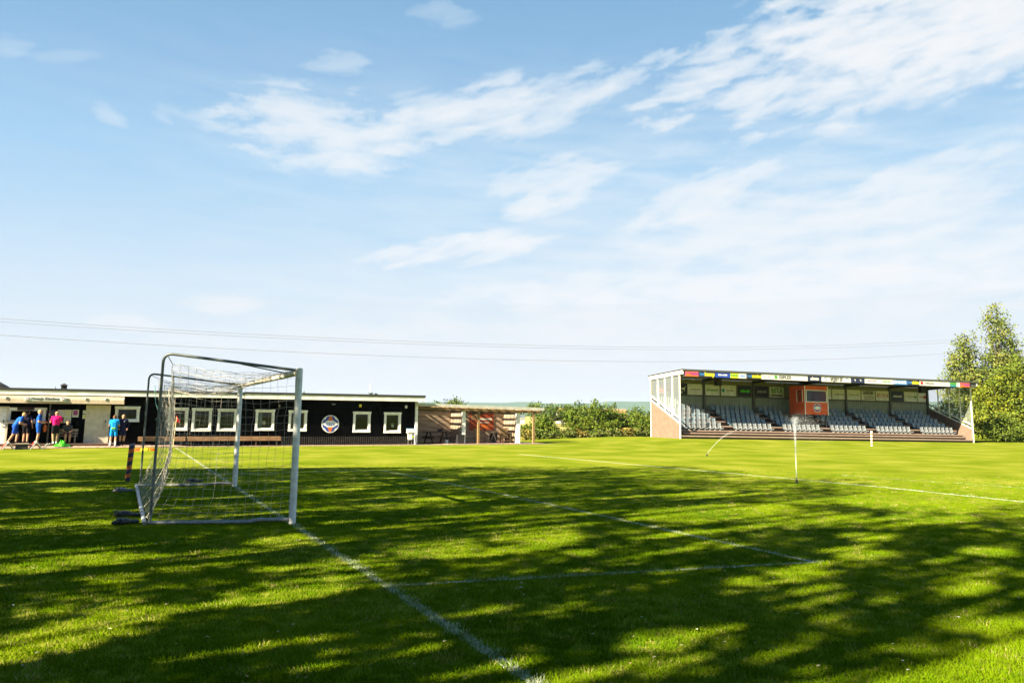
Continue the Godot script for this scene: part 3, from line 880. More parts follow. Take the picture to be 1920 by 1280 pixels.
func make_clubhouse() -> void:
	var t := thing("clubhouse", "long low black wooden clubhouse with white windows along the far touchline", "building", Vector3(0, 0, WZ))
	var w := MB.new()
	var x := -13.0
	for o in OPENINGS:
		w.box(Vector3((x + o[0]) / 2, 1.3, -0.06), Vector3(o[0] - x, 2.6, 0.12))
		w.box(Vector3((o[0] + o[1]) / 2, o[2] / 2, -0.06), Vector3(o[1] - o[0], o[2], 0.12))
		w.box(Vector3((o[0] + o[1]) / 2, (o[3] + 2.6) / 2, -0.06), Vector3(o[1] - o[0], 2.6 - o[3], 0.12))
		x = o[1]
	w.box(Vector3((x + 13.4) / 2, 1.3, -0.06), Vector3(13.4 - x, 2.6, 0.12))
	for ex in [13.34, -12.94]:
		var side := [Vector2(0.12, 0), Vector2(4.68, 0), Vector2(4.68, 1.95), Vector2(0.12, 2.76)]
		for k2 in 2:
			var f0: float = ex + (0.06 if k2 == 0 else -0.06)
			var q := []
			for e in side:
				q.append(Vector3(f0, e.y, -e.x))
			if k2 == 0:
				w.quad(q[0], q[1], q[2], q[3])
			else:
				w.quad(q[3], q[2], q[1], q[0])
	part("wall", w.mesh(), M.black_paint, t)
	var inside := MB.new()
	inside.box(Vector3(0.2, 0.96, -4.74), Vector3(26.4, 1.92, 0.12))
	inside.box(Vector3(0.2, 0.02, -2.4), Vector3(26.1, 0.04, 4.5))
	for px in [-5.9, -1.2, 3.6, 8.4]:
		inside.box(Vector3(px, 0.9, -2.3), Vector3(0.1, 1.78, 4.4))
	part("inner_wall", inside.mesh(), M.room, t)
	var bt := MB.new()
	var pl := MB.new()
	var k := 0
	x = -12.9
	while x < 13.2:
		var plinth := x > 5.5
		var cuts := []
		for o in OPENINGS:
			if x > o[0] - 0.14 and x < o[1] + 0.14:
				cuts = [o[2] - 0.12, o[3] + 0.12]
		if x > -4.3 and x < -3.1:
			cuts = [0.05, 2.1]
		var y0 := 0.5 if plinth else 0.06
		if cuts:
			if cuts[0] > y0 + 0.02:
				bt.box(Vector3(x, (y0 + cuts[0]) / 2, 0.011), Vector3(0.048, cuts[0] - y0, 0.022))
			bt.box(Vector3(x, (cuts[1] + 2.58) / 2, 0.011), Vector3(0.048, 2.58 - cuts[1], 0.022))
		else:
			bt.box(Vector3(x, (y0 + 2.58) / 2, 0.011), Vector3(0.048, 2.58 - y0, 0.022))
		if plinth:
			pl.box(Vector3(x, 0.265, 0.016), Vector3(0.06, 0.45, 0.032))
		x += 0.124
		k += 1
	part("cladding_battens", bt.mesh(), M.black_paint, t).set_meta("kind", "stuff")
	part("plinth_battens", pl.mesh(), M.plinth, t).set_meta("kind", "stuff")
	# roofs
	for r in [[-13.2, 3.34, 2.58, 2.79], [3.36, 13.78, 2.56, 2.82]]:
		var c := Vector3((r[0] + r[1]) / 2, 0, 0)
		var n: float = r[1] - r[0]
		bx("roof", M.roof_felt, t, c + Vector3(0, r[3] + 0.035 - 0.47, -2.1), Vector3(n + 0.06, 0.07, 5.4), Basis(Vector3.RIGHT, -0.19))
		bx("roof_edge", M.roof_felt, t, c + Vector3(0, r[3] + 0.03, 0.5), Vector3(n + 0.06, 0.06, 0.1))
		bx("fascia", M.white_paint, t, c + Vector3(0, (r[2] + r[3]) / 2, 0.5), Vector3(n, r[3] - r[2], 0.04))
		bx("soffit", M.wood_grey, t, c + Vector3(0, r[2] + 0.015, 0.26), Vector3(n, 0.03, 0.42))
	bx("corner_board", M.trim, t, Vector3(13.42, 1.28, 0.02), Vector3(0.16, 2.52, 0.14))
	var v := bx("roof_vent", M.roof_felt, t, Vector3(-5.35, 2.97, -0.2), Vector3(0.26, 0.22, 0.26))
	var cap := MB.new()
	for i in 4:
		var b := Basis(Vector3.UP, i * PI / 2)
		cap.tri(b * Vector3(-0.19, 0, 0.19), b * Vector3(0.19, 0, 0.19), Vector3(0, 0.12, 0))
	part("vent_cap", cap.mesh(), M.roof_felt, v, Transform3D(Basis.IDENTITY, Vector3(0, 0.11, 0)))
	var pipe := MB.new()
	pipe.tube([Vector3(-5.75, 2.85, -0.4), Vector3(-5.75, 3.02, -0.4)], [0.025], 6)
	part("vent_pipe", pipe.mesh(), M.galvanised, t)
	var dark_gable := MB.new()
	dark_gable.plate(PackedVector2Array([Vector2(-13, 2.86), Vector2(-7.9, 2.86), Vector2(-8.3, 3.12), Vector2(-10.5, 4.4), Vector2(-13, 4.4)]), -4.6, -1.6)
	part("rear_gable", dark_gable.mesh(), M.roof_felt, t)
	# windows
	for i in OPENINGS.size():
		var o: Array = OPENINGS[i]
		var win := Node3D.new()
		win.name = "window"
		t.add_child(win, true)
		var cx: float = (o[0] + o[1]) / 2
		var cy: float = (o[2] + o[3]) / 2
		win.position = Vector3(cx, cy, 0)
		var ww: float = o[1] - o[0]
		var hh: float = o[3] - o[2]
		for s in [-1.0, 1.0]:
			bx("side_casing", M.trim, win, Vector3(s * (ww / 2 + 0.05), 0, 0.025), Vector3(0.1, hh, 0.05))
			bx("sash_stile", M.trim, win, Vector3(s * (ww / 2 - 0.025), 0, -0.03), Vector3(0.05, hh, 0.05))
		bx("head_casing", M.trim, win, Vector3(0, hh / 2 + 0.055, 0.03), Vector3(ww + 0.26, 0.11, 0.06))
		bx("sill", M.trim, win, Vector3(0, -hh / 2 - 0.055, 0.035), Vector3(ww + 0.22, 0.11, 0.07))
		bx("sash_rail", M.trim, win, Vector3(0, hh / 2 - 0.025, -0.03), Vector3(ww - 0.1, 0.05, 0.05))
		bx("sash_rail", M.trim, win, Vector3(0, -hh / 2 + 0.025, -0.03), Vector3(ww - 0.1, 0.05, 0.05))
		if i > 0:
			bx("pane", M.glass, win, Vector3(0, 0, -0.035), Vector3(ww - 0.1, hh - 0.1, 0.006))
		else:
			bx("hatch_board", M.wood_dark, win, Vector3(-0.05, hh / 2 + 0.05, 0.08), Vector3(0.72, 0.15, 0.04))
			bx("counter", M.wood_grey, win, Vector3(0, -hh / 2 - 0.02, 0.16), Vector3(ww + 0.2, 0.04, 0.26))
	# doors
	for d in [[-3.7, 0.2, 0.92, 1.82, M.door, "cream door with a casing"], [-8.1, 0.2, 0.8, 1.7, M.trim, "grey white door at the left edge"]]:
		var dn := Node3D.new()
		dn.name = "door"
		t.add_child(dn, true)
		dn.position = Vector3(d[0], d[1], 0.0)
		dn.set_meta("label", d[5])
		bx("leaf", d[4], dn, Vector3(0, d[3] / 2, 0.03), Vector3(d[2], d[3], 0.05))
		for s in [-1.0, 1.0]:
			bx("casing", M.door, dn, Vector3(s * (d[2] / 2 + 0.05), d[3] / 2, 0.035), Vector3(0.1, d[3], 0.06))
		bx("casing", M.door, dn, Vector3(0, d[3] + 0.045, 0.037), Vector3(d[2] + 0.2, 0.09, 0.064))
		bx("lock", M.galvanised, dn, Vector3(d[2] / 2 - 0.09, 1.08, 0.065), Vector3(0.06, 0.13, 0.025))
		bx("handle", M.steel, dn, Vector3(d[2] / 2 - 0.14, 0.86, 0.085), Vector3(0.14, 0.025, 0.03))
		for hy in [0.25, 1.5]:
			bx("hinge", M.steel, dn, Vector3(-d[2] / 2 + 0.01, hy, 0.06), Vector3(0.03, 0.1, 0.02))
	# awning box over the kiosk
	var aw := MB.new()
	var prof := [Vector2(0.02, 2.55), Vector2(0.58, 2.53), Vector2(0.64, 2.36), Vector2(0.64, 2.17), Vector2(0.58, 2.15), Vector2(0.02, 2.3)]
	for i in prof.size():
		var a: Vector2 = prof[i]
		var b: Vector2 = prof[(i + 1) % prof.size()]
		aw.quad(Vector3(-9.5, b.y, b.x), Vector3(-2.53, b.y, b.x), Vector3(-2.53, a.y, a.x), Vector3(-9.5, a.y, a.x))
	for s in [-9.5, -2.53]:
		aw.quad(Vector3(s, 2.3, 0.02), Vector3(s, 2.15, 0.58), Vector3(s, 2.53, 0.58), Vector3(s, 2.55, 0.02))
		aw.quad(Vector3(s, 2.15, 0.58), Vector3(s, 2.17, 0.64), Vector3(s, 2.36, 0.64), Vector3(s, 2.53, 0.58))
	var awn := part("awning_box", aw.mesh(), M.awning, t)
	for bxp in [-7.75, -4.32, -3.42, -2.58]:
		bx("bracket", M.trim, awn, Vector3(bxp, 2.43, 0.655), Vector3(0.06, 0.15, 0.05))
	for l in [[9.95, 2.27, 0.12, 0.15, M.yellow], [12.75, 2.24, 0.11, 0.16, M.trim], [8.38, 2.33, 0.2, 0.08, M.galvanised], [5.33, 2.2, 0.08, 0.12, M.wood_grey]]:
		bx("wall_lamp", l[4], t, Vector3(l[0], l[1], 0.07), Vector3(l[2], l[3], 0.12))
	# signs on it
	var s := thing("kiosk_sign", "white kiosk name board with two crests on the awning box", "sign", Vector3(-6.06, 2.385, WZ + 0.665))
	bx("board", M.board_white, s, Vector3.ZERO, Vector3(1.8, 0.22, 0.03))
	text("lettering", "Oranje Kiosken", M.ink, s, Vector3(0, 0, 0.022), 0.115, Basis.IDENTITY, "Droid Serif", 400, 1.2)
	for q in [-0.77, 0.77]:
		emblem(s, Vector3(q, 0, 0.016), 0.085, "")
	var cr := thing("club_sign", "round blue, white and orange club crest on the black wall", "sign", Vector3(8.24, 1.21, WZ + 0.025))
	emblem(cr, Vector3.ZERO, 0.5, "Vejby IF")
	var post := [[-5.71, 1.67, 0.22, 0.36, M.navy, "narrow dark blue poster left of the notices"], [-5.37, 1.67, 0.28, 0.37, M.paper, "white notice sheet left of the long yellow one"], [-5.06, 1.53, 0.32, 0.66, M.paper, "long cream and yellow notice with several paragraphs"], [-4.72, 1.68, 0.29, 0.37, M.paper, "framed purple picture poster left of the door"], [-4.29, 1.63, 0.21, 0.42, M.paper, "pair of small yellow notices beside the door casing"]]
	for i in post.size():
		var q: Array = post[i]
		var p := thing("notice", q[5], "notice", Vector3(q[0], q[1], WZ + 0.03), 0.0, "notices on the clubhouse wall")
		bx("sheet", q[4], p, Vector3.ZERO, Vector3(q[2], q[3], 0.012))
		if i == 3:
			bx("picture", M.purple, p, Vector3(0, 0.03, 0.008), Vector3(0.2, 0.24, 0.006))
		elif i == 4:
			bx("frame", M.black_paint, p, Vector3(0, 0.02, 0.008), Vector3(0.22, 0.03, 0.006))
			bx("patch", M.yellow, p, Vector3(0, -0.09, 0.008), Vector3(0.12, 0.1, 0.006))
		elif i == 2:
			for y in [0.24, 0.1, -0.08, -0.22]:
				bx("print", M.lime, p, Vector3(0, y, 0.008), Vector3(0.24, 0.05, 0.006))
		else:
			for y in [0.1, 0.03, -0.04, -0.11]:
				bx("print", M.grey_ink, p, Vector3(0, y, 0.008), Vector3(q[2] * 0.7, 0.012, 0.006))
	# deck in front of the kiosk
	var dk := thing("kiosk_deck", "brown plank deck in front of the kiosk window", "deck", Vector3(-7.7, 0, WZ))
	for i in 7:
		bx("plank", M.deck, dk, Vector3(0, 0.185, 0.07 + i * 0.135), Vector3(9.9, 0.03, 0.125))
	bx("front_board", M.deck, dk, Vector3(0, 0.085, 0.9), Vector3(9.9, 0.17, 0.03))
	# benches along the wall
	for q in [[-1.76, 0.52, "shorter dark plank bench left of the long bench under the windows"], [0.62, 5.43, "long warm brown plank bench under the clubhouse windows"]]:
		var b := thing("wall_bench", q[2], "bench", Vector3((q[0] + q[1]) / 2, 0.024, WZ + 0.36), 0.0, "benches under the clubhouse windows")
		var n: float = q[1] - q[0]
		for z in [-0.1, 0.05]:
			bx("seat_plank", M.wood_warm, b, Vector3(0, 0.47, z), Vector3(n, 0.05, 0.14))
		bx("apron", M.wood_warm, b, Vector3(0, 0.36, 0.11), Vector3(n, 0.17, 0.03))
		for i in int(n) + 1:
			bx("leg", M.wood_dark, b, Vector3(-n / 2 + 0.2 + i * (n - 0.4) / maxf(1.0, int(n)), 0.22, 0.0), Vector3(0.07, 0.44, 0.2))
	# litter bin at the corner
	var bin := thing("litter_bin", "white litter bin with a blue topped box on a stand by the wall's end", "bin", Vector3(13.0, 0.02, WZ + 0.35))
	var bm := MB.new()
	bm.tube([Vector3(0, 0.3, 0), Vector3(0, 0.62, 0)], [0.17, 0.2], 14)
	part("bucket", bm.mesh(), M.board_white, bin)
	bx("rim", M.black, bin, Vector3(0, 0.66, 0), Vector3(0.44, 0.05, 0.36))
	bx("bag_edge", M.board_white, bin, Vector3(0, 0.71, 0), Vector3(0.46, 0.05, 0.38))
	bx("dispenser", M.board_white, bin, Vector3(-0.02, 0.83, -0.08), Vector3(0.42, 0.18, 0.1))
	bx("dispenser_lid", M.light_blue, bin, Vector3(-0.02, 0.935, -0.08), Vector3(0.42, 0.03, 0.1))
	bx("sticker", M.lime, bin, Vector3(0.08, 0.46, 0.175), Vector3(0.06, 0.12, 0.02))
	for s2 in [-0.12, 0.1]:
		bx("leg", M.galvanised, bin, Vector3(s2, 0.16, -0.1), Vector3(0.04, 0.32, 0.04))
	# seen through the panes
	var lp := thing("table_lamp", "table lamp with a pale shade inside the fourth square window", "lamp", Vector3(4.58, 0.95, WZ - 0.3))
	var lm := MB.new()
	lm.tube([Vector3(0, 0.2, 0), Vector3(0, 0.42, 0)], [0.13, 0.08], 12)
	part("shade", lm.mesh(), M.paper, lp)
	var ls := MB.new()
	ls.tube([Vector3(0, 0, 0), Vector3(0, 0.2, 0)], [0.05, 0.02], 8)
	part("stand", ls.mesh(), M.wood_grey, lp)
	var ct := thing("curtain", "pale green curtain inside the window with the table lamp", "curtain", Vector3(4.28, 0.95, WZ - 0.22))
	var cm := MB.new()
	for i in 8:
		cm.quad(Vector3(i * 0.025, 0, 0.012 if i % 2 else -0.012), Vector3(i * 0.025 + 0.025, 0, -0.012 if i % 2 else 0.012), Vector3(i * 0.025 + 0.025, 0.9, -0.012 if i % 2 else 0.012), Vector3(i * 0.025, 0.9, 0.012 if i % 2 else -0.012))
	part("cloth", cm.mesh(), mat(Color(0.32, 0.4, 0.34), 0.9), ct)
	var nt := thing("window_note", "small green and white note in the clubhouse's rightmost window", "notice", Vector3(11.98, 1.15, WZ - 0.06))
	bx("sheet", M.paper, nt, Vector3.ZERO, Vector3(0.16, 0.22, 0.008))
	bx("print", M.green, nt, Vector3(0, 0.05, 0.006), Vector3(0.12, 0.08, 0.004))

# ------------------------------------------------------------------ shelter
func make_shelter() -> void:
	var t := thing("timber_shelter", "open timber shelter with clear roof and white posts beside the clubhouse", "shelter", Vector3(0, 0.04, 0))
	for i in 15:
		bx("siding_board", M.siding, t, Vector3(17.0, 0.07 + i * 0.142, -35.8 + 0.004 * (i % 3)), Vector3(6.85, 0.134, 0.03))
	bx("back_sill", M.wood_dark, t, Vector3(17.0, 1.05, -35.85), Vector3(6.85, 2.1, 0.05))
	for px in [16.62, 20.38]:
		for i in 15:
			bx("partition_board", M.siding, t, Vector3(px + 0.003 * (i % 2), 0.07 + i * 0.142, -34.72), Vector3(0.05, 0.134, 2.1))
	for q in [[16.6, -33.62, 0.2, M.trim, 2.1], [20.36, -33.62, 0.24, M.trim, 2.0], [17.56, -33.5, 0.12, M.wood_yellow, 2.08], [21.36, -33.35, 0.14, M.wood_yellow, 2.0]]:
		bx("post", q[3], t, Vector3(q[0], q[4] / 2, q[1]), Vector3(q[2], q[4], q[2]))
	var tilt := Basis(Vector3.BACK, -0.022)
	bx("front_beam", M.wood_beam, t, Vector3(17.65, 2.06, -33.42), Vector3(8.5, 0.15, 0.1), tilt)
	bx("inner_beam", M.wood_dark, t, Vector3(17.1, 1.98, -33.75), Vector3(7.2, 0.12, 0.08), tilt)
	bx("rear_beam", M.wood_dark, t, Vector3(17.1, 2.12, -35.74), Vector3(7.0, 0.12, 0.08), tilt)
	bx("fascia", M.shelter_trim, t, Vector3(17.72, 2.26, -33.2), Vector3(8.7, 0.18, 0.035), tilt)
	for i in 14:
		var x := 13.62 + i * 0.63
		bx("rafter", M.wood_yellow, t, Vector3(x, 2.2 - (x - 17.65) * 0.022, -34.5), Vector3(0.06, 0.13, 2.6))
	for i in 5:
		bx("purlin", M.wood_yellow, t, Vector3(17.7, 2.285, -33.4 - i * 0.55), Vector3(8.5, 0.03, 0.06), tilt)
	bx("roof_sheet", M.clear, t, Vector3(17.7, 2.325, -34.5), Vector3(8.6, 0.01, 2.6), tilt)
	# banner
	var bn := thing("shelter_banner", "torn orange and red banner hanging on the shelter's back wall", "banner", Vector3(18.75, 1.42, -35.74))
	bx("cloth", mat(Color(0.45, 0.075, 0.02), 0.8, "patchy", 0.8), bn, Vector3.ZERO, Vector3(1.75, 1.2, 0.012))
	for q in [[-0.5, 0.28, 0.5, 0.4, M.wood_warm], [0.2, 0.12, 1.1, 0.12, M.paper], [0.1, -0.1, 0.9, 0.05, M.paper], [0.3, -0.36, 0.7, 0.22, M.orange], [-0.3, 0.5, 0.8, 0.1, M.wood_dark]]:
		bx("print", q[4], bn, Vector3(q[0], q[1], 0.008), Vector3(q[2], q[3], 0.006))
	# furniture
	var p := thing("picnic_table", "dark wooden picnic table at the shelter's left end", "picnic table", Vector3(15.15, 0.04, -34.45), 0.15)
	for i in 4:
		bx("top_plank", M.wood_dark, p, Vector3(0, 0.7, -0.27 + i * 0.18), Vector3(1.7, 0.04, 0.165))
	for s in [-1.0, 1.0]:
		bx("bench_plank", M.wood_dark, p, Vector3(0, 0.4, s * 0.65), Vector3(1.7, 0.04, 0.24))
		bx("cross_bar", M.wood_dark, p, Vector3(s * 0.6, 0.36, 0), Vector3(0.05, 0.09, 1.5))
		for r in [-1.0, 1.0]:
			bx("leg", M.wood_dark, p, Vector3(s * 0.56, 0.34, r * 0.36), Vector3(0.05, 0.78, 0.09), Basis(Vector3.RIGHT, -r * 0.5))
	var kit := thing("kit_bag", "black bag lying on the picnic table", "bag", Vector3(15.35, 0.765, -34.45))
	var km := MB.new()
	km.blob(Vector3(0, 0.08, 0), Vector3(0.17, 0.09, 0.11))
	km.blob(Vector3(0.13, 0.12, 0), Vector3(0.09, 0.09, 0.08))
	part("bag", km.mesh(), M.black, kit)
	for q in [[17.95, -34.2, 0.5, "wooden armchair left of the shelter's small table"], [19.75, -34.2, 0.0, "wooden armchair in front of the shelter's right partition"]]:
		var c := thing("wooden_chair", q[3], "chair", Vector3(q[0], 0.04, q[1]), q[2], "wooden chairs in the shelter")
		for s in [-1.0, 1.0]:
			bx("leg", M.wood_yellow, c, Vector3(s * 0.24, 0.28, 0.22), Vector3(0.05, 0.56, 0.06))
			bx("leg", M.wood_yellow, c, Vector3(s * 0.24, 0.48, -0.22), Vector3(0.05, 0.96, 0.06))
			bx("arm_rest", M.wood_yellow, c, Vector3(s * 0.25, 0.58, 0.0), Vector3(0.08, 0.03, 0.54))
		for i in 4:
			bx("seat_slat", M.wood_yellow, c, Vector3(0, 0.36, -0.15 + i * 0.11), Vector3(0.44, 0.03, 0.095))
		for i in 4:
			bx("back_slat", M.wood_yellow, c, Vector3(0, 0.5 + i * 0.125, -0.2), Vector3(0.44, 0.11, 0.025))
		bx("stretcher", M.wood_yellow, c, Vector3(0, 0.15, 0.22), Vector3(0.44, 0.06, 0.03))
	var st := thing("garden_table", "grey slatted table between the two wooden chairs", "table", Vector3(18.75, 0.04, -34.3))
	for i in 5:
		bx("top_slat", M.wood_grey, st, Vector3(0, 0.7, -0.28 + i * 0.14), Vector3(0.9, 0.03, 0.12))
	for s in [-1.0, 1.0]:
		for r in [-1.0, 1.0]:
			bx("leg", M.wood_grey, st, Vector3(s * 0.22, 0.35, r * 0.22), Vector3(0.05, 0.74, 0.05), Basis(Vector3.BACK, s * r * 0.35))
	for q in [[16.35, -33.55, 0.46, 0.52, "black bin in front of the shelter's left white post"], [19.15, -34.7, 0.4, 0.6, "dark box behind the small table in the shelter"], [20.1, -34.6, 0.34, 0.6, "dark grey bin behind the right wooden chair"]]:
		var b := thing("storage_bin", q[4], "bin", Vector3(q[0], 0.04, q[1]), 0.0, "dark bins in the shelter")
		var m := MB.new()
		var a: float = q[2]
		var h: float = q[3]
		for i in 4:
			var r := Basis(Vector3.UP, i * PI / 2)
			m.quad(r * Vector3(-a * 0.43, 0, a * 0.43), r * Vector3(a * 0.43, 0, a * 0.43), r * Vector3(a / 2, h, a / 2), r * Vector3(-a / 2, h, a / 2))
		part("body", m.mesh(), M.black, b)
		bx("lid", M.black, b, Vector3(0, h + 0.015, 0), Vector3(a * 1.06, 0.03, a * 1.06))
	var pot := thing("enamel_pot", "pale blue pot under the picnic table", "pot", Vector3(15.65, 0.04, -34.0))
	var pm := MB.new()
	pm.tube([Vector3(0, 0, 0), Vector3(0, 0.2, 0), Vector3(0, 0.22, 0)], [0.1, 0.12, 0.13], 12)
	part("pot", pm.mesh(), mat(Color(0.4, 0.52, 0.58), 0.4), pot)

# ------------------------------------------------------------------ grandstand: own x along the front, y up, -z to the back
func board(t: Node3D, called: String, m: Material, x0: float, x1: float, y0: float, y1: float, z: float) -> MeshInstance3D:
	return bx(called, m, t, Vector3((x0 + x1) / 2, (y0 + y1) / 2, z), Vector3(x1 - x0, y1 - y0, 0.03))

func print_lines(b: Node3D, m: Material, x: float, y: float, width: float, height: float) -> void:   # print too small to read
	var n := maxi(4, int(width / 0.12))
	for i in n:
		var k := 0.55 + 0.45 * absf(sin(i * 2.3 + width * 7.0))
		bx("print", m, b, Vector3(x - width / 2 + (i + 0.5) * width / n, y + height * (k - 1.0) * 0.3, 0.019), Vector3(width / n * 0.7, height * k, 0.008))

func seat_mesh() -> ArrayMesh:
	var m := MB.new()
	var prof := [Vector2(0.2, 0.02), Vector2(0.19, 0.05), Vector2(0.0, 0.035), Vector2(-0.13, 0.05), Vector2(-0.18, 0.16), Vector2(-0.21, 0.4), Vector2(-0.22, 0.43)]
	for i in prof.size() - 1:
		var a: Vector2 = prof[i]
		var b: Vector2 = prof[i + 1]
		for s in 3:
			var xs := [-0.155, -0.09, 0.09, 0.155]
			var lift := [0.03, 0.0, 0.0, 0.03]
			var p0 := Vector3(xs[s], a.y + lift[s], a.x + lift[s] * 0.6)
			var p1 := Vector3(xs[s + 1], a.y + lift[s + 1], a.x + lift[s + 1] * 0.6)
			var p2 := Vector3(xs[s + 1], b.y + lift[s + 1], b.x + lift[s + 1] * 0.6)
			var p3 := Vector3(xs[s], b.y + lift[s], b.x + lift[s] * 0.6)
			m.quad(p0, p1, p2, p3)
			var dn := Vector3(0, -0.02, -0.02)
			m.quad(p3 + dn, p2 + dn, p1 + dn, p0 + dn)
	m.box(Vector3(0, -0.03, 0.0), Vector3(0.06, 0.1, 0.2))
	return m.mesh()

func make_stand() -> void:
	var t := thing("grandstand", "roofed grandstand with grey blue seats and advertising boards at the far right", "grandstand")
	t.transform = Transform3D(Basis(Vector3(0.98999, -0.01181, 0.14066), Vector3(0.01169, 0.99993, 0.00166), Vector3(-0.14067, 0, 0.99006)), Vector3(32.167, 0.329, -32.236))
	var W := 25.72
	# plinth, steps and terraces
	bx("base", M.step_edge, t, Vector3(W / 2, -0.16, -2.2), Vector3(W - 0.1, 0.34, 4.2))
	for i in 3:
		var top: float = [0.21, 0.42, 0.585][i]
		var front: float = [0.0, -0.3, -0.55][i]
		var n: float = W - 0.2 - [0.0, 0.5, 0.6][i]
		bx("step_plank", M.concrete, t, Vector3(W / 2, top - 0.04, front - 0.2), Vector3(n, 0.08, 0.4))
		bx("step_riser", M.step_edge, t, Vector3(W / 2, top - 0.14, front - 0.16), Vector3(n, 0.13, 0.03))
	for k in 5:
		bx("terrace", M.concrete, t, Vector3(W / 2, 0.585 + k * 0.33 - 0.04, -0.98 - k * 0.72), Vector3(W - 0.5, 0.08, 0.8))
		bx("terrace_riser", M.step_edge, t, Vector3(W / 2, 0.585 + k * 0.33 - 0.205, -0.75 - k * 0.72), Vector3(W - 0.52, 0.25, 0.03))
	# seats
	var sm := seat_mesh()
	var mats := [M.seat_blue, M.seat_pale, M.seat_white]
	var rng := RandomNumberGenerator.new()
	rng.seed = 9
	for blk in 6:
		for k in 5:
			for i in 8:
				var x := 0.75 + blk * 4.19 + i * 0.415
				var z := -0.85 - k * 0.72
				if x > 10.7 and x < 13.6 and k > 0:
					continue
				var m: Material = mats[2 if k == 0 else (1 if rng.randf() < 0.55 else 0)]
				if k > 0 and blk == 0:
					m = mats[1 + rng.randi() % 2]
				part("seat", sm, m, t, Transform3D(Basis(Vector3.UP, rng.randf_range(-0.03, 0.03)), Vector3(x, 0.585 + k * 0.33 + 0.1, z)))
	# back wall of ribbed sheet
	var low := MB.new()
	var up := MB.new()
	var x := 0.0
	while x < W - 0.01:
		for q in [[0.0, 0.0, 0.09, 0.0], [0.09, 0.0, 0.11, 0.03], [0.11, 0.03, 0.17, 0.03], [0.17, 0.03, 0.19, 0.0]]:
			for b in [[low, 1.2, 3.14], [up, 3.14, 4.36]]:
				var mb: MB = b[0]
				mb.quad(Vector3(x + q[0], b[1], -4.36 + q[1]), Vector3(x + q[2], b[1], -4.36 + q[3]), Vector3(x + q[2], b[2], -4.36 + q[3]), Vector3(x + q[0], b[2], -4.36 + q[1]))
		x += 0.19
	for b in [low, up]:
		b.box(Vector3(W / 2, 2.2 if b == low else 3.75, -4.4), Vector3(W, 1.9 if b == low else 1.22, 0.03))
	part("back_wall_sheet", low.mesh(), M.sheet, t)
	part("upper_wall_sheet", up.mesh(), M.sheet_upper, t)
	bx("wall_rail", M.dark_steel, t, Vector3(W / 2, 3.12, -4.3), Vector3(W, 0.08, 0.06))
	for px in [0.05, 4.42, 8.78, 13.1, 17.42, 21.8, W - 0.05]:
		bx("column", M.dark_steel, t, Vector3(px, 2.6, -4.25), Vector3(0.16, 3.6, 0.12))
		var beam := MB.new()
		for s in 2:
			beam.box(Vector3(px, 4.38, -2.0), Vector3(0.12, 0.16, 4.9), Basis(Vector3.RIGHT, -0.047))
		part("roof_beam", beam.mesh(), M.dark_steel, t)
	# roof
	var tilt := Basis(Vector3.RIGHT, -0.045)
	bx("roof", M.roof_felt, t, Vector3(W / 2, 4.6, -1.95), Vector3(W + 0.35, 0.05, 5.15), tilt)
	bx("ceiling", M.sheet_upper, t, Vector3(W / 2, 4.5, -1.95), Vector3(W, 0.03, 5.0), tilt)
	bx("roof_edge", M.dark_steel, t, Vector3(W / 2, 4.67, 0.62), Vector3(W + 0.3, 0.1, 0.06))
	bx("front_beam", M.dark_steel, t, Vector3(W / 2, 4.42, 0.52), Vector3(W, 0.36, 0.08))
	# fascia adverts: [x0, x1, board, words, ink, font height, x0, x1 of the words]
	var fas := [[0.07, 1.11, "purple", "", "", 0.0], [1.11, 2.41, "navy", "Ted|komp", "yellow", 0.2], [2.41, 3.64, "blue", "~", "board_white", 0.12], [3.64, 4.3, "lime", "", "grey_ink", 0.0], [4.3, 4.94, "board_white", "~", "light_blue", 0.14], [4.94, 6.17, "black", "Ted|service", "yellow", 0.18], [6.17, 7.14, "board_white", "~", "grey_ink", 0.09], [7.14, 8.8, "board_white", "DIPLEX", "ink", 0.17], [8.8, 10.07, "board_white", "", "", 0.0], [10.07, 11.27, "navy", "aderms", "board_white", 0.17], [11.27, 13.86, "board_white", "VEJBY IF", "ink", 0.2], [13.86, 15.1, "navy", "", "", 0.0], [15.1, 16.4, "board_white", "~", "red", 0.08], [16.4, 17.74, "board_white", "~", "green", 0.11], [17.74, 19.03, "light_blue", "Lindab", "board_white", 0.17], [19.03, 20.18, "navy", "Ted|elektro", "yellow", 0.17], [20.18, 21.7, "board_white", "~shield", "ink", 0.12], [21.7, 23.11, "board_white", "~", "grey_ink", 0.08], [23.11, 23.75, "teal", "", "", 0.0], [23.75, 24.1, "board_white", "", "", 0.0], [24.1, 25.05, "purple", "", "", 0.0]]
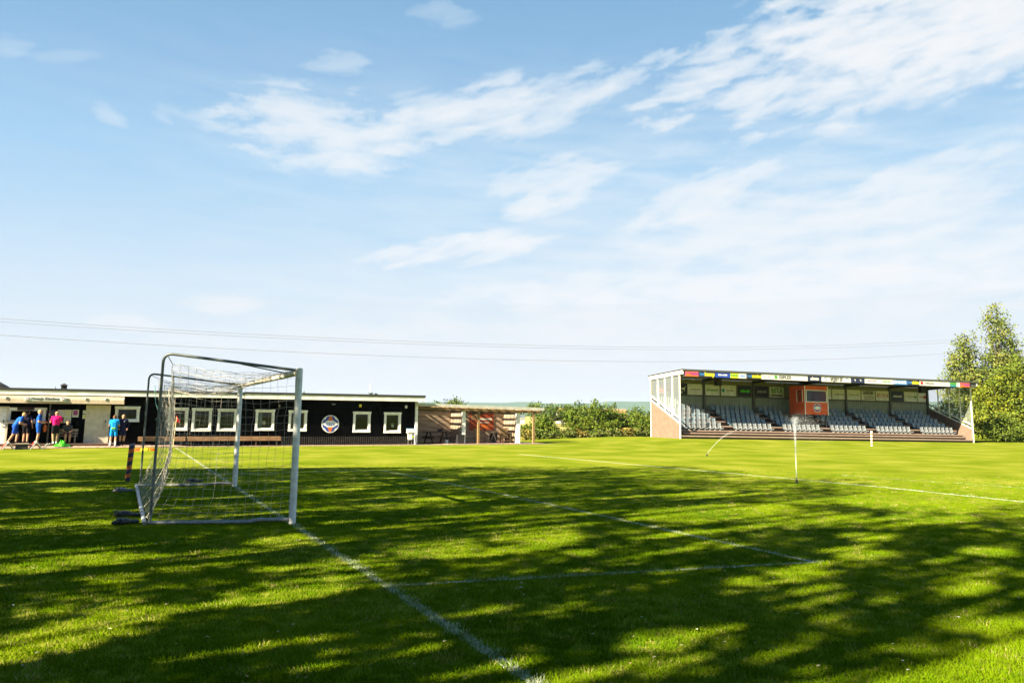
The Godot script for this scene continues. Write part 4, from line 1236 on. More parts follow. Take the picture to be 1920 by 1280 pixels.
	for q in fas:
		var b := board(t, "fascia_board", M[q[2]], q[0], q[1] - 0.01, 4.25, 4.62, 0.6)
		var n: float = q[1] - q[0]
		if q[3]:
			var parts: PackedStringArray = q[3].split("|")
			if parts.size() == 2:
				text("lettering", parts[0], M.light_blue, b, Vector3(-n * 0.3, 0.0, 0.022), q[5], Basis.IDENTITY, "Droid Sans", 400, n * 0.28)
				text("lettering", parts[1], M[q[4]], b, Vector3(n * 0.17, 0.0, 0.022), q[5] * 1.35, Basis.IDENTITY, "Droid Sans", 800, n * 0.58)
			else:
				var crest: bool = q[3] == "VEJBY IF"
				var off := 0.1 * n if q[3] in ["DIPLEX", "Lindab", "~shield"] else 0.0
				if q[3].begins_with("~"):
					print_lines(b, M[q[4]], off, 0.0, n * 0.6, q[5])
				else:
					text("lettering", q[3], M[q[4]], b, Vector3(off, 0, 0.022), q[5] * 1.35, Basis.IDENTITY, "Droid Sans", 800, n * (0.42 if crest else 0.6))
				if crest:
					for s in [-0.95, 0.95]:
						var e := MB.new()
						e.tube([Vector3(s, 0, 0.01), Vector3(s, 0, 0.024)], [0.13], 18)
						part("crest_disc", e.mesh(), M.blue, b)
						var e2 := MB.new()
						e2.tube([Vector3(s, -0.01, 0.02), Vector3(s, -0.01, 0.03)], [0.085], 14)
						part("crest_centre", e2.mesh(), M.board_white, b)
				if off > 0.0:
					var e := MB.new()
					e.tube([Vector3(-n * 0.36, 0, 0.01), Vector3(-n * 0.36, 0, 0.026)], [0.13], 14)
					part("mark", e.mesh(), M.green if q[3] == "DIPLEX" else (M.board_white if q[3] == "Lindab" else M.red), b)
		elif q[2] == "purple":
			var e := MB.new()
			e.plate(PackedVector2Array([Vector2(-n / 2, -0.18), Vector2(n / 2, -0.18), Vector2(n / 2, -0.08), Vector2(n * 0.1, -0.1), Vector2(-n * 0.4, 0.04)]), 0.015, 0.022)
			part("orange_flash", e.mesh(), M.orange, b)
			bx("band", mat(Color(0.5, 0.1, 0.09), 0.5), b, Vector3(0, 0.12, 0.018), Vector3(n, 0.13, 0.008))
		elif q[2] == "navy":
			for s in [-0.25, 0.25]:
				var e := MB.new()
				e.plate(PackedVector2Array([Vector2(s - 0.1, 0.08), Vector2(s + 0.08, 0.06), Vector2(s + 0.03, -0.02), Vector2(s + 0.04, -0.1), Vector2(s - 0.01, -0.01)]), 0.015, 0.022)
				part("mark", e.mesh(), M.board_white, b)
		elif q[2] == "lime":
			bx("stripe", M.green, b, Vector3(0, 0.0, 0.018), Vector3(n * 0.9, 0.1, 0.008))
			bx("stripe", M.yellow, b, Vector3(0, -0.13, 0.018), Vector3(n * 0.95, 0.07, 0.008))
		elif q[2] == "teal":
			bx("stripe", M.green, b, Vector3(0, 0.06, 0.018), Vector3(n, 0.2, 0.008))
	# back wall adverts
	var back := [[0.4, 2.2, "side_board", "", "", 0.0], [2.25, 2.97, "black", "", "", 0.0], [3.03, 4.29, "board_white", "~", "grey_ink", 0.12], [4.54, 5.77, "board_white", "Berrymark", "green", 0.19], [5.93, 7.22, "board_white", "~drop", "grey_ink", 0.14], [7.44, 8.6, "black", "~green", "bright_green", 0.22], [8.95, 10.14, "black", "~", "grey_ink", 0.2], [10.26, 11.56, "board_white", "MTA", "green", 0.42], [15.3, 16.02, "board_white", "", "", 0.0], [16.11, 17.36, "board_white", "~", "grey_ink", 0.13], [17.56, 18.87, "board_white", "~", "grey_ink", 0.1], [18.97, 20.3, "board_white", "SANDINS", "ink", 0.33], [20.41, 21.7, "board_white", "~panel", "red", 0.24], [21.96, 23.16, "navy", "~", "board_white", 0.17], [23.27, 24.59, "board_white", "~leaf", "grey_ink", 0.1], [24.65, 25.5, "board_white", "~rose", "red", 0.1]]
	for q in back:
		var b := board(t, "wall_board", M[q[2]], q[0], q[1], 3.19, 4.0, -4.28)
		var n: float = q[1] - q[0]
		if q[3]:
			var y := 0.0
			if q[3] == "MTA":
				y = 0.1
				bx("underline", M.ink, b, Vector3(0, -0.26, 0.018), Vector3(n * 0.85, 0.11, 0.008))
			elif q[3] == "SANDINS":
				y = 0.2
				for yy in [-0.12, -0.28]:
					bx("print", M.ink, b, Vector3(0.08, yy, 0.018), Vector3(n * 0.75, 0.06, 0.008))
			elif q[3] == "~panel":
				bx("panel", M.red, b, Vector3(0.0, 0, 0.017), Vector3(n * 0.84, 0.26, 0.006))
			elif q[3] == "~drop":
				var e := MB.new()
				e.tube([Vector3(-n * 0.36, 0, 0.01), Vector3(-n * 0.36, 0, 0.026)], [0.14], 14)
				part("mark", e.mesh(), M.teal, b)
			elif q[3] in ["~leaf", "~rose"]:
				var e := MB.new()
				e.tube([Vector3(n * 0.36, 0, 0.01), Vector3(n * 0.36, 0, 0.026)], [0.12], 14)
				part("mark", e.mesh(), M.green if q[3] == "~leaf" else M.red, b)
			var ink: Material = M.board_white if q[3] == "~panel" else M[q[4]]
			if q[3].begins_with("~"):
				print_lines(b, ink, 0.1 * n if q[3] == "~drop" else 0.0, y, n * (0.5 if q[3] in ["~drop", "~leaf", "~rose"] else 0.75), q[5])
			else:
				text("lettering", q[3], ink, b, Vector3(0.1 * n if q[3] == "~drop" else 0.0, y, 0.024), q[5], Basis.IDENTITY, "Droid Sans", 700, n * (0.6 if q[3] == "~drop" else 0.8))
			if q[3] == "~green":
				bx("band", M.navy, b, Vector3(0, 0.26, 0.018), Vector3(n, 0.2, 0.008))
		elif q[2] == "black":
			var e := MB.new()
			e.plate(PackedVector2Array([Vector2(-0.3, 0.12), Vector2(-0.1, 0.06), Vector2(0.12, 0.1), Vector2(0.28, 0.28), Vector2(0.2, 0.08), Vector2(0.14, -0.06), Vector2(0.2, -0.2), Vector2(0.06, -0.04), Vector2(-0.12, -0.02)]), 0.015, 0.022)
			part("leaping_mark", e.mesh(), M.board_white, b)
			bx("print", M.board_white, b, Vector3(-0.18, -0.24, 0.018), Vector3(0.3, 0.16, 0.008))
		elif q[2] == "side_board":
			for yy in [0.2, 0.0, -0.2]:
				bx("print", M.red, b, Vector3(0, yy, 0.018), Vector3(n * 0.7, 0.1, 0.008))
	# loudspeakers under the roof
	for px in [5.0, 24.1]:
		bx("loudspeaker", M.black, t, Vector3(px, 4.13, -3.2), Vector3(0.44, 0.5, 0.35))
	# commentary box
	var pb := Node3D.new()
	pb.name = "commentary_box"
	t.add_child(pb, true)
	pb.position = Vector3(11.12, 1.88, -1.2)
	pb.set_meta("label", "orange commentary box with a wide window")
	bx("side_wall", M.press_orange, pb, Vector3(0.03, 1.07, -0.9), Vector3(0.06, 2.14, 1.8))
	bx("side_wall", M.press_orange, pb, Vector3(2.07, 1.07, -0.9), Vector3(0.06, 2.14, 1.8))
	bx("front_panel", M.press_orange, pb, Vector3(1.05, 0.47, -0.03), Vector3(1.98, 0.94, 0.05))
	bx("front_panel", M.press_orange, pb, Vector3(1.05, 1.97, -0.03), Vector3(1.98, 0.34, 0.05))
	bx("back_panel", M.sheet, pb, Vector3(1.05, 1.07, -1.78), Vector3(1.98, 2.14, 0.05))
	bx("floor_panel", M.wood_dark, pb, Vector3(1.05, 0.03, -0.9), Vector3(1.98, 0.05, 1.7))
	bx("roof_panel", M.roof_felt, pb, Vector3(1.05, 2.16, -0.9), Vector3(2.2, 0.04, 1.9))
	bx("pane", M.glass, pb, Vector3(1.05, 1.37, -0.03), Vector3(1.96, 0.86, 0.008))
	for q in [[0.03, 1.05, 0.06, 2.16], [2.07, 1.05, 0.06, 2.16], [0.15, 1.37, 0.05, 0.9], [1.95, 1.37, 0.05, 0.9]]:
		bx("trim_strip", M.trim, pb, Vector3(q[0], q[1], 0.012), Vector3(q[2], q[3], 0.03))
	for y in [0.94, 1.8]:
		bx("trim_strip", M.trim, pb, Vector3(1.05, y, 0.014), Vector3(1.86, 0.05, 0.03))
	bx("side_pane", M.glass, pb, Vector3(-0.012, 1.37, -0.55), Vector3(0.01, 0.86, 0.6))
	for z in [-0.22, -0.88]:
		bx("side_trim", M.trim, pb, Vector3(-0.014, 1.37, z), Vector3(0.03, 0.92, 0.05))
	for px in [0.1, 2.0]:
		bx("prop", M.dark_steel, pb, Vector3(px, -0.45, -0.15), Vector3(0.07, 0.9, 0.07))
	emblem(pb, Vector3(1.1, 0.5, 0.0), 0.33, "")
	# side walls: boarded below the slope, glazed above
	for side in 2:
		var px: float = [0.0, W][side]
		var sg: float = [-1.0, 1.0][side]
		for k in 15:
			var wall := MB.new()
			var b0 := 4.3 * k / 15.0 + 0.004
			var b1 := 4.3 * (k + 1) / 15.0 - 0.004
			wall.plate(PackedVector2Array([Vector2(b0, -0.3), Vector2(b1, -0.3), Vector2(b1, 1.02 + b1 * 0.39), Vector2(b0, 1.02 + b0 * 0.39)]), -0.03, 0.03 + 0.004 * (k % 3))
			part("wall_plank", wall.mesh(), M.side_board, t, Transform3D(Basis(Vector3(0, 0, -1), Vector3.UP, Vector3(1, 0, 0)), Vector3(px, 0, 0)))
		for q in [[1.04, 2.72], [1.34, 3.02]]:
			var rail := MB.new()
			rail.box(Vector3(px + sg * 0.04, (q[0] + q[1]) / 2, -2.15), Vector3(0.06, 0.09, 4.6), Basis(Vector3.RIGHT, atan2(q[1] - q[0], 4.3)))
			part("sloping_rail", rail.mesh(), M.trim, t)
		for k in 5:
			var z := -4.3 * k / 4.0
			var lo := -0.3 if k in [0, 4] else 1.02 + 1.68 * k / 4.0
			bx("side_post", M.white_paint, t, Vector3(px + sg * 0.02, (lo + 4.4) / 2, z), Vector3(0.07, 4.4 - lo, 0.07))
		bx("side_beam", M.white_paint, t, Vector3(px + sg * 0.09, 4.42, -1.9), Vector3(0.06, 0.26, 5.0), Basis(Vector3.RIGHT, -0.045))
		for k in 4:
			var gl := MB.new()
			var a := 4.3 * k / 4.0 + 0.05
			var b := 4.3 * (k + 1) / 4.0 - 0.05
			gl.plate(PackedVector2Array([Vector2(a, 1.4 + a * 0.39), Vector2(b, 1.4 + b * 0.39), Vector2(b, 4.3), Vector2(a, 4.3)]), -0.003, 0.003)
			part("side_pane", gl.mesh(), M.clear, t, Transform3D(Basis(Vector3(0, 0, -1), Vector3.UP, Vector3(1, 0, 0)), Vector3(px, 0, 0)))

# ------------------------------------------------------------------ people
# bones: [from, to, radius from, radius to, colour]; one continuous skin by surface nets
func skin(bones: Array, cell: float) -> MB:
	var lo := Vector3(1e9, 1e9, 1e9)
	var hi := -lo
	for b in bones:
		var r: float = maxf(b[2], b[3]) + 0.06
		for q in [b[0], b[1]]:
			lo = lo.min(q - Vector3.ONE * r)
			hi = hi.max(q + Vector3.ONE * r)
	var nx := int((hi.x - lo.x) / cell) + 2
	var ny := int((hi.y - lo.y) / cell) + 2
	var nz := int((hi.z - lo.z) / cell) + 2
	var f := PackedFloat32Array()
	f.resize(nx * ny * nz)
	f.fill(9.0)
	var near := PackedFloat32Array()
	near.resize(nx * ny * nz)
	near.fill(9.0)
	var who := PackedInt32Array()
	who.resize(nx * ny * nz)
	for bi in bones.size():
		var b: Array = bones[bi]
		var A: Vector3 = b[0]
		var ab: Vector3 = b[1] - A
		var l2 := maxf(ab.length_squared(), 1e-8)
		var r: float = maxf(b[2], b[3]) + 0.05
		var a0 := ((A.min(b[1]) - Vector3.ONE * r - lo) / cell).floor()
		var a1 := ((A.max(b[1]) + Vector3.ONE * r - lo) / cell).ceil()
		for z in range(maxi(0, int(a0.z)), mini(nz, int(a1.z) + 1)):
			for y in range(maxi(0, int(a0.y)), mini(ny, int(a1.y) + 1)):
				for x in range(maxi(0, int(a0.x)), mini(nx, int(a1.x) + 1)):
					var p := lo + Vector3(x, y, z) * cell - A
					var h := clampf(p.dot(ab) / l2, 0.0, 1.0)
					var d: float = (p - ab * h).length() - lerpf(b[2], b[3], h)
					var i := (z * ny + y) * nx + x
					if d < near[i]:
						near[i] = d
						who[i] = bi
					var g := f[i]
					var k := 0.03
					var m := maxf(k - absf(g - d), 0.0) / k
					f[i] = minf(g, d) - m * m * k * 0.25
	var out := MB.new()
	var idx := PackedInt32Array()
	idx.resize(nx * ny * nz)
	idx.fill(-1)
	var off := [0, 1, nx, nx + 1, nx * ny, nx * ny + 1, nx * ny + nx, nx * ny + nx + 1]
	for z in nz - 1:
		for y in ny - 1:
			for x in nx - 1:
				var i := (z * ny + y) * nx + x
				var inside := 0
				for o in off:
					if f[i + o] < 0.0:
						inside += 1
				if inside == 0 or inside == 8:
					continue
				var s := Vector3.ZERO
				var n := 0
				for e in [[0, 1], [2, 3], [4, 5], [6, 7], [0, 2], [1, 3], [4, 6], [5, 7], [0, 4], [1, 5], [2, 6], [3, 7]]:
					var fa := f[i + off[e[0]]]
					var fb := f[i + off[e[1]]]
					if (fa < 0.0) != (fb < 0.0):
						var t := fa / (fa - fb)
						var pa := Vector3(e[0] & 1, (e[0] >> 1) & 1, e[0] >> 2)
						var pb := Vector3(e[1] & 1, (e[1] >> 1) & 1, e[1] >> 2)
						s += pa.lerp(pb, t)
						n += 1
				idx[i] = out.v.size()
				out.v.append(lo + (Vector3(x, y, z) + s / n) * cell)
				out.n.append(Vector3(f[i + 1] - f[i], f[i + nx] - f[i], f[i + nx * ny] - f[i]).normalized())
				out.c.append(bones[who[i]][4])
	for z in range(1, nz - 1):
		for y in range(1, ny - 1):
			for x in range(1, nx - 1):
				var i := (z * ny + y) * nx + x
				for ax in 3:
					var st: int = [1, nx, nx * ny][ax]
					if (f[i] < 0.0) == (f[i + st] < 0.0):
						continue
					var u: int = [nx, nx * ny, 1][ax]
					var w: int = [nx * ny, 1, nx][ax]
					var a := idx[i]
					var b := idx[i - u]
					var c := idx[i - u - w]
					var d := idx[i - w]
					if a < 0 or b < 0 or c < 0 or d < 0:
						continue
					if f[i] < 0.0:
						out.ix.append_array([a, c, b, a, d, c])
					else:
						out.ix.append_array([a, b, c, a, c, d])
	return out

const SKIN := Color(0.42, 0.24, 0.16)
func person(label: String, at: Vector3, turn: float, scale_: float, j: Dictionary, shirt: Color, shorts: Color, hair: Color, sock: Color, shoe: Color, sleeve_long := false, bald := false, extra := []) -> void:
	var J := {
		"pel": Vector3(0, 0.95, 0), "chest": Vector3(0, 1.3, 0), "neck": Vector3(0, 1.47, 0), "head": Vector3(0, 1.61, 0.02), "face": Vector3(0, 0, 1),
		"sl": Vector3(0.18, 1.41, 0), "sr": Vector3(-0.18, 1.41, 0), "el": Vector3(0.25, 1.14, -0.03), "er": Vector3(-0.25, 1.14, -0.03), "wl": Vector3(0.26, 0.9, 0.07), "wr": Vector3(-0.26, 0.9, 0.07),
		"hl": Vector3(0.09, 0.93, 0), "hr": Vector3(-0.09, 0.93, 0), "kl": Vector3(0.1, 0.5, 0.03), "kr": Vector3(-0.1, 0.5, 0.03), "al": Vector3(0.1, 0.09, -0.02), "ar": Vector3(-0.1, 0.09, -0.02)}
	J.merge(j, true)
	var B := []
	var side: Vector3 = (J.sl - J.sr).normalized()
	B.append([J.pel + side * 0.05, J.chest + side * 0.06, 0.115, 0.125, shirt])
	B.append([J.pel - side * 0.05, J.chest - side * 0.06, 0.115, 0.125, shirt])
	B.append([J.chest, J.neck - Vector3(0, 0.03, 0), 0.12, 0.07, shirt])
	B.append([J.sl, J.sr, 0.068, 0.068, shirt])
	B.append([J.neck - Vector3(0, 0.02, 0), J.head - Vector3(0, 0.06, 0), 0.052, 0.05, SKIN])
	var fw: Vector3 = J.face
	B.append([J.head + Vector3(0, 0.02, 0), J.head - Vector3(0, 0.06, 0) + fw * 0.02, 0.09, 0.066, SKIN])
	B.append([J.head - Vector3(0, 0.01, 0) + fw * 0.085, J.head - Vector3(0, 0.035, 0) + fw * 0.1, 0.014, 0.017, SKIN])
	var sd := fw.cross(Vector3.UP).normalized()
	for s in [-1.0, 1.0]:
		B.append([J.head + sd * s * 0.085 + Vector3(0, 0.005, 0), J.head + sd * s * 0.088 - Vector3(0, 0.03, 0), 0.016, 0.012, SKIN])
	if not bald:
		B.append([J.head + Vector3(0, 0.05, 0) - fw * 0.02, J.head + Vector3(0, 0.0, 0) - fw * 0.045, 0.09, 0.07, hair])
	for s in ["l", "r"]:
		var S: Vector3 = J["s" + s]
		var E: Vector3 = J["e" + s]
		var Wr: Vector3 = J["w" + s]
		var H: Vector3 = J["h" + s]
		var K: Vector3 = J["k" + s]
		var A: Vector3 = J["a" + s]
		var arm := shirt if sleeve_long else SKIN
		B.append([S, S.lerp(E, 0.62), 0.066, 0.062, shirt])
		B.append([S.lerp(E, 0.55), E, 0.05, 0.042, arm])
		B.append([E, Wr, 0.043, 0.03, arm])
		B.append([Wr, Wr + (Wr - E).normalized() * 0.07, 0.03, 0.032, SKIN])
		B.append([H, H.lerp(K, 0.75), 0.105, 0.09, shorts])
		B.append([H.lerp(K, 0.6), K, 0.075, 0.058, SKIN])
		B.append([K, K.lerp(A, 0.35), 0.056, 0.06, SKIN])
		B.append([K.lerp(A, 0.35), A, 0.058, 0.036, SKIN])
		B.append([K.lerp(A, 0.62), A, 0.05, 0.042, sock])
		var toe: Vector3 = j.get("toe", Vector3(0, 0, 1))
		B.append([A + Vector3(0, -0.04, 0) - toe * 0.04, A + Vector3(0, -0.055, 0) + toe * 0.15, 0.043, 0.036, shoe])
	B.append_array(extra)
	B.append([J.pel + side * 0.04, J.pel - side * 0.04 - Vector3(0, 0.04, 0), 0.13, 0.13, shorts])
	var t := thing("person", label, "person", at, turn, "people by the clubhouse")
	t.scale = Vector3.ONE * scale_
	var m := skin(B, 0.027)
	for s in ["l", "r"]:                       # fingers, slightly curled
		var Wr: Vector3 = J["w" + s]
		var d: Vector3 = (Wr - J["e" + s]).normalized()
		var c := d.cross(Vector3(0.3, 0.2, 1)).normalized()
		var k := c.cross(d)
		m.col = SKIN
		for i in 4:
			var o := Wr + d * 0.08 + c * (i - 1.5) * 0.018
			m.tube([o, o + d * 0.035 + k * 0.006, o + d * (0.06 - absf(i - 1.4) * 0.006) + k * 0.022], [0.009, 0.0085, 0.007], 5)
		m.tube([Wr + d * 0.03 + c * 0.028, Wr + d * 0.06 + c * 0.05 + k * 0.012, Wr + d * 0.085 + c * 0.05 + k * 0.022], [0.011, 0.009, 0.008], 5)
	m.col = Color(0.03, 0.02, 0.02)
	for s in [-1.0, 1.0]:
		m.blob(J.head + fw * 0.083 + sd * s * 0.032 + Vector3(0, 0.012, 0), Vector3.ONE * 0.01, 4, 6)
	m.col = Color(0.3, 0.12, 0.1)
	m.blob(J.head + fw * 0.078 - Vector3(0, 0.065, 0), Vector3(0.022, 0.006, 0.012), 4, 6)
	part("body", m.mesh(), M.body, t)

func make_people() -> void:
	var royal := Color(0.015, 0.09, 0.42)
	var sky_blue := Color(0.01, 0.22, 0.62)
	var fair := Color(0.42, 0.27, 0.12)
	var black := Color(0.015, 0.015, 0.018)
	var white := Color(0.7, 0.7, 0.72)
	var deck := 0.2
	person("person in royal blue leaning forward at the kiosk counter, at the far left", Vector3(-7.12, deck, -32.75), PI * 0.62, 0.93, {"pel": Vector3(0, 0.92, -0.12), "chest": Vector3(0, 1.24, 0.06), "neck": Vector3(0, 1.38, 0.18), "head": Vector3(0, 1.49, 0.27), "sl": Vector3(0.18, 1.32, 0.1), "sr": Vector3(-0.18, 1.32, 0.1), "el": Vector3(0.24, 1.08, 0.16), "er": Vector3(-0.24, 1.06, 0.02), "wl": Vector3(0.14, 1.02, 0.4), "wr": Vector3(-0.16, 0.98, 0.26), "hl": Vector3(0.09, 0.9, -0.12), "hr": Vector3(-0.09, 0.9, -0.12), "kl": Vector3(0.1, 0.5, 0.06), "kr": Vector3(-0.1, 0.48, -0.2), "al": Vector3(0.1, 0.09, 0.02), "ar": Vector3(-0.1, 0.09, -0.42)}, royal, Color(0.01, 0.05, 0.27), fair, SKIN, black)
	person("person in dark clothes half hidden behind the leaning one at the kiosk", Vector3(-6.78, deck, -33.1), PI * 0.95, 0.92, {"el": Vector3(0.26, 1.16, 0.1), "wl": Vector3(0.2, 1.15, 0.34), "al": Vector3(0.12, 0.09, 0.12), "kl": Vector3(0.1, 0.5, 0.12)}, Color(0.012, 0.014, 0.03), black, Color(0.05, 0.03, 0.02), SKIN, black)
	person("fair haired person in royal blue standing side on at the kiosk window", Vector3(-6.24, deck, -32.75), PI * 0.52, 0.945, {"el": Vector3(0.24, 1.12, 0.0), "wl": Vector3(0.16, 1.1, 0.26), "er": Vector3(-0.24, 1.12, 0.0), "wr": Vector3(-0.1, 1.1, 0.26)}, royal, Color(0.012, 0.075, 0.36), Color(0.55, 0.4, 0.2), SKIN, black)
	person("person in a bright pink shirt and black shorts seen from behind", Vector3(-5.48, 0.2, -32.56), PI * 1.06, 0.915, {"el": Vector3(0.27, 1.14, 0.06), "wl": Vector3(0.12, 1.12, 0.24), "er": Vector3(-0.27, 1.14, 0.06), "wr": Vector3(-0.12, 1.08, 0.24), "al": Vector3(0.07, 0.09, -0.02), "ar": Vector3(-0.07, 0.09, -0.02)}, Color(0.75, 0.012, 0.17), black, SKIN, SKIN, white, false, true)
	person("person in a striped dark shirt sitting on the bench by the notices", Vector3(-5.0, deck, -33.12), 0.15, 0.9, {"pel": Vector3(0, 0.5, 0), "chest": Vector3(0, 0.84, 0.02), "neck": Vector3(0, 1.0, 0.04), "head": Vector3(0, 1.13, 0.07), "sl": Vector3(0.18, 0.95, 0.03), "sr": Vector3(-0.18, 0.95, 0.03), "el": Vector3(0.24, 0.7, 0.08), "er": Vector3(-0.24, 0.7, 0.08), "wl": Vector3(0.1, 0.62, 0.28), "wr": Vector3(-0.1, 0.62, 0.28), "hl": Vector3(0.1, 0.47, 0), "hr": Vector3(-0.1, 0.47, 0), "kl": Vector3(0.11, 0.48, 0.42), "kr": Vector3(-0.11, 0.48, 0.42), "al": Vector3(0.1, 0.09, 0.42), "ar": Vector3(-0.1, 0.09, 0.4)}, Color(0.05, 0.05, 0.055), Color(0.12, 0.015, 0.02), Color(0.03, 0.018, 0.012), SKIN, black)
	person("person in a bright sky blue shirt and shorts seen from behind on the paving", Vector3(-2.9, 0.07, -32.4), PI * 0.97, 0.9, {"el": Vector3(0.25, 1.13, 0.05), "wl": Vector3(0.14, 1.0, 0.24), "er": Vector3(-0.25, 1.13, 0.05), "wr": Vector3(-0.14, 1.0, 0.24), "kl": Vector3(0.12, 0.5, 0.03), "kr": Vector3(-0.12, 0.5, 0.03), "al": Vector3(0.14, 0.09, -0.02), "ar": Vector3(-0.12, 0.09, -0.02), "head": Vector3(0, 1.59, 0.05)}, sky_blue, sky_blue, Color(0.12, 0.06, 0.03), white, white, false, false, [[Vector3(-0.06, 0.97, -0.12), Vector3(0.08, 0.97, -0.12), 0.035, 0.035, Color(0.1, 0.3, 0.03)]])
	person("person in a navy training top facing the camera beside the sky blue one", Vector3(-2.5, 0.09, -32.55), -0.1, 0.905, {"el": Vector3(0.28, 1.14, -0.05), "wl": Vector3(0.24, 0.94, 0.12), "er": Vector3(-0.27, 1.14, -0.03), "wr": Vector3(-0.2, 0.96, 0.14), "al": Vector3(0.06, 0.09, 0.0), "ar": Vector3(-0.08, 0.09, 0.02)}, Color(0.012, 0.014, 0.045), Color(0.014, 0.016, 0.06), SKIN, black, black, true, true, [[Vector3(0.07, 1.33, 0.13), Vector3(0.08, 1.33, 0.13), 0.018, 0.018, white]])

# ------------------------------------------------------------------ small things, water, wires, farm
func make_small() -> void:
	# corner flag
	var f := thing("corner_flag", "white corner pole with a small red flag by the clubhouse", "flag", Vector3(-0.1, 0, -32.17))
	var m := MB.new()
	m.tube([Vector3(0, 0, 0), Vector3(0.07, 1.55, 0)], [0.018, 0.014], 8)
	part("pole", m.mesh(), mat(Color(0.66, 0.55, 0.3), 0.6), f)
	var fl := MB.new()
	var pts := [Vector3(0.05, 1.62, 0), Vector3(0.13, 1.5, 0.02), Vector3(0.26, 1.42, -0.02), Vector3(0.22, 1.24, 0.01), Vector3(0.1, 1.3, 0.02), Vector3(0.05, 1.34, 0)]
	for z in [0.004, -0.004]:
		var o := Vector3(0, 0, z)
		fl.tri(pts[0] + o, pts[5] + o, pts[1] + o); fl.tri(pts[5] + o, pts[4] + o, pts[1] + o)
		fl.tri(pts[1] + o, pts[4] + o, pts[2] + o); fl.tri(pts[4] + o, pts[3] + o, pts[2] + o)
	part("flag", fl.mesh(), M.flag_red, f)
	# striped barrier posts
	for q in [[Vector3(-2.31, 0, -9.78), "orange and blue striped padded post behind the goal", M.navy, M.orange, 0.92], [Vector3(42.4, 0, -25.2), "small orange and white striped post in front of the grandstand", M.trim, M.orange, 0.95]]:
		var s := thing("striped_post", q[1], "post", q[0], 0.0, "striped posts beside the pitch")
		for i in 9:
			var b := MB.new()
			var h0: float = q[4] * i / 9.0
			var h1: float = q[4] * (i + 1) / 9.0
			var lean: float = 0.045 / q[4]
			var ring := []
			for e in 2:
				var line := []
				for k in 14:
					var a := TAU * k / 14.0
					var r := 0.058 + 0.012 * (h0 if e == 0 else h1)
					var y: float = (h0 if e == 0 else h1) + (0.022 * cos(a + 0.6) if not (i == 0 and e == 0) else 0.0)
					line.append(Vector3(cos(a) * r + y * lean, y, sin(a) * r))
				ring.append(line)
			for k in 14:
				b.quad(ring[0][(k + 1) % 14], ring[0][k], ring[1][k], ring[1][(k + 1) % 14])
			if i == 8:
				for k in 14:
					b.tri(ring[1][(k + 1) % 14], ring[1][k], Vector3(q[4] * lean, q[4], 0))
			part("stripe", b.mesh(), q[2] if i % 2 == 0 else q[3], s)
	# bibs thrown on the grass
	for q in [[Vector3(-1.5, 0, -28.6), "orange and yellow training bibs lying on the sunlit grass", [Color(0.7, 0.06, 0.02), Color(0.72, 0.55, 0.03), Color(0.66, 0.1, 0.02)], 0.42, "bib pile"], [Vector3(-5.12, 0.09, -32.38), "bright green training bibs heaped by the kiosk deck", [Color(0.05, 0.6, 0.02), Color(0.08, 0.7, 0.04), Color(0.2, 0.7, 0.1)], 0.32, "bib pile"]]:
		var b := thing("bib_pile", q[1], q[4], q[0])
		var nz := FastNoiseLite.new()
		nz.seed = 6; nz.frequency = 3.0
		for i in 3:
			var c := MB.new()
			c.col = q[2][i]
			var o := Vector3((i - 1) * q[3] * 0.55, 0, (i % 2) * 0.1)
			var hgt: float = [0.1, 0.13, 0.09][i] * (2.0 if i == 1 and q[3] < 0.4 else 1.0)
			var g := []
			for y in 9:
				var line := []
				for x in 11:
					var u := x / 5.0 - 1.0
					var v := y / 4.0 - 1.0
					var e := maxf(0.0, 1.0 - u * u - v * v)
					line.append(o + Vector3(u * q[3] * 0.6, 0.004 + e * hgt * (1.0 + nz.get_noise_2d(u + i * 3, v) * 1.3), v * 0.26))
				g.append(line)
			for y in 8:
				for x in 10:
					c.quad(g[y][x], g[y + 1][x], g[y + 1][x + 1], g[y][x + 1])
			part("bib", c.mesh(), M.body, b)
	# folding red and white boards on the grass edge
	var labels := ["red and white A-frame seat at the far left by the kiosk", "red and white A-frame seat right of the black crate by the kiosk"]
	for i in 2:
		var a := thing("folding_frame", labels[i], "folding frame", Vector3(-7.25 + i * 1.1, 0.0, -30.9 - i * 0.2), 0.25, "red and white frames by the kiosk")
		for s in [-1.0, 1.0]:
			for z in [-0.22, 0.22]:
				bx("rail", M.trim, a, Vector3(s * 0.13, 0.17, z), Vector3(0.04, 0.4, 0.04), Basis(Vector3.BACK, s * 0.62))
			bx("panel", M.red, a, Vector3(s * 0.135 + s * 0.01, 0.19, 0), Vector3(0.02, 0.34, 0.38), Basis(Vector3.BACK, s * 0.62))
		bx("hinge_bar", M.trim, a, Vector3(0, 0.34, 0), Vector3(0.05, 0.04, 0.5))
		for k in 2:
			bx("spare_rail", M.trim, a, Vector3(0.36 + k * 0.09, 0.14, 0.1), Vector3(0.03, 0.36, 0.04), Basis(Vector3.BACK, -0.75))
	var cr := thing("kit_crate", "black crate with a pale lid between the red and white frames", "crate", Vector3(-6.7, 0.0, -31.0), 0.05)
	bx("box", M.black, cr, Vector3(0, 0.12, 0), Vector3(0.5, 0.24, 0.34))
	bx("lid", M.wood_grey, cr, Vector3(0, 0.265, 0), Vector3(0.56, 0.05, 0.4))
	# bench by the notices and the post with an orange vest
	var bn := thing("slatted_bench", "light wooden bench with a back by the notices", "bench", Vector3(-5.0, 0.2, -33.16))
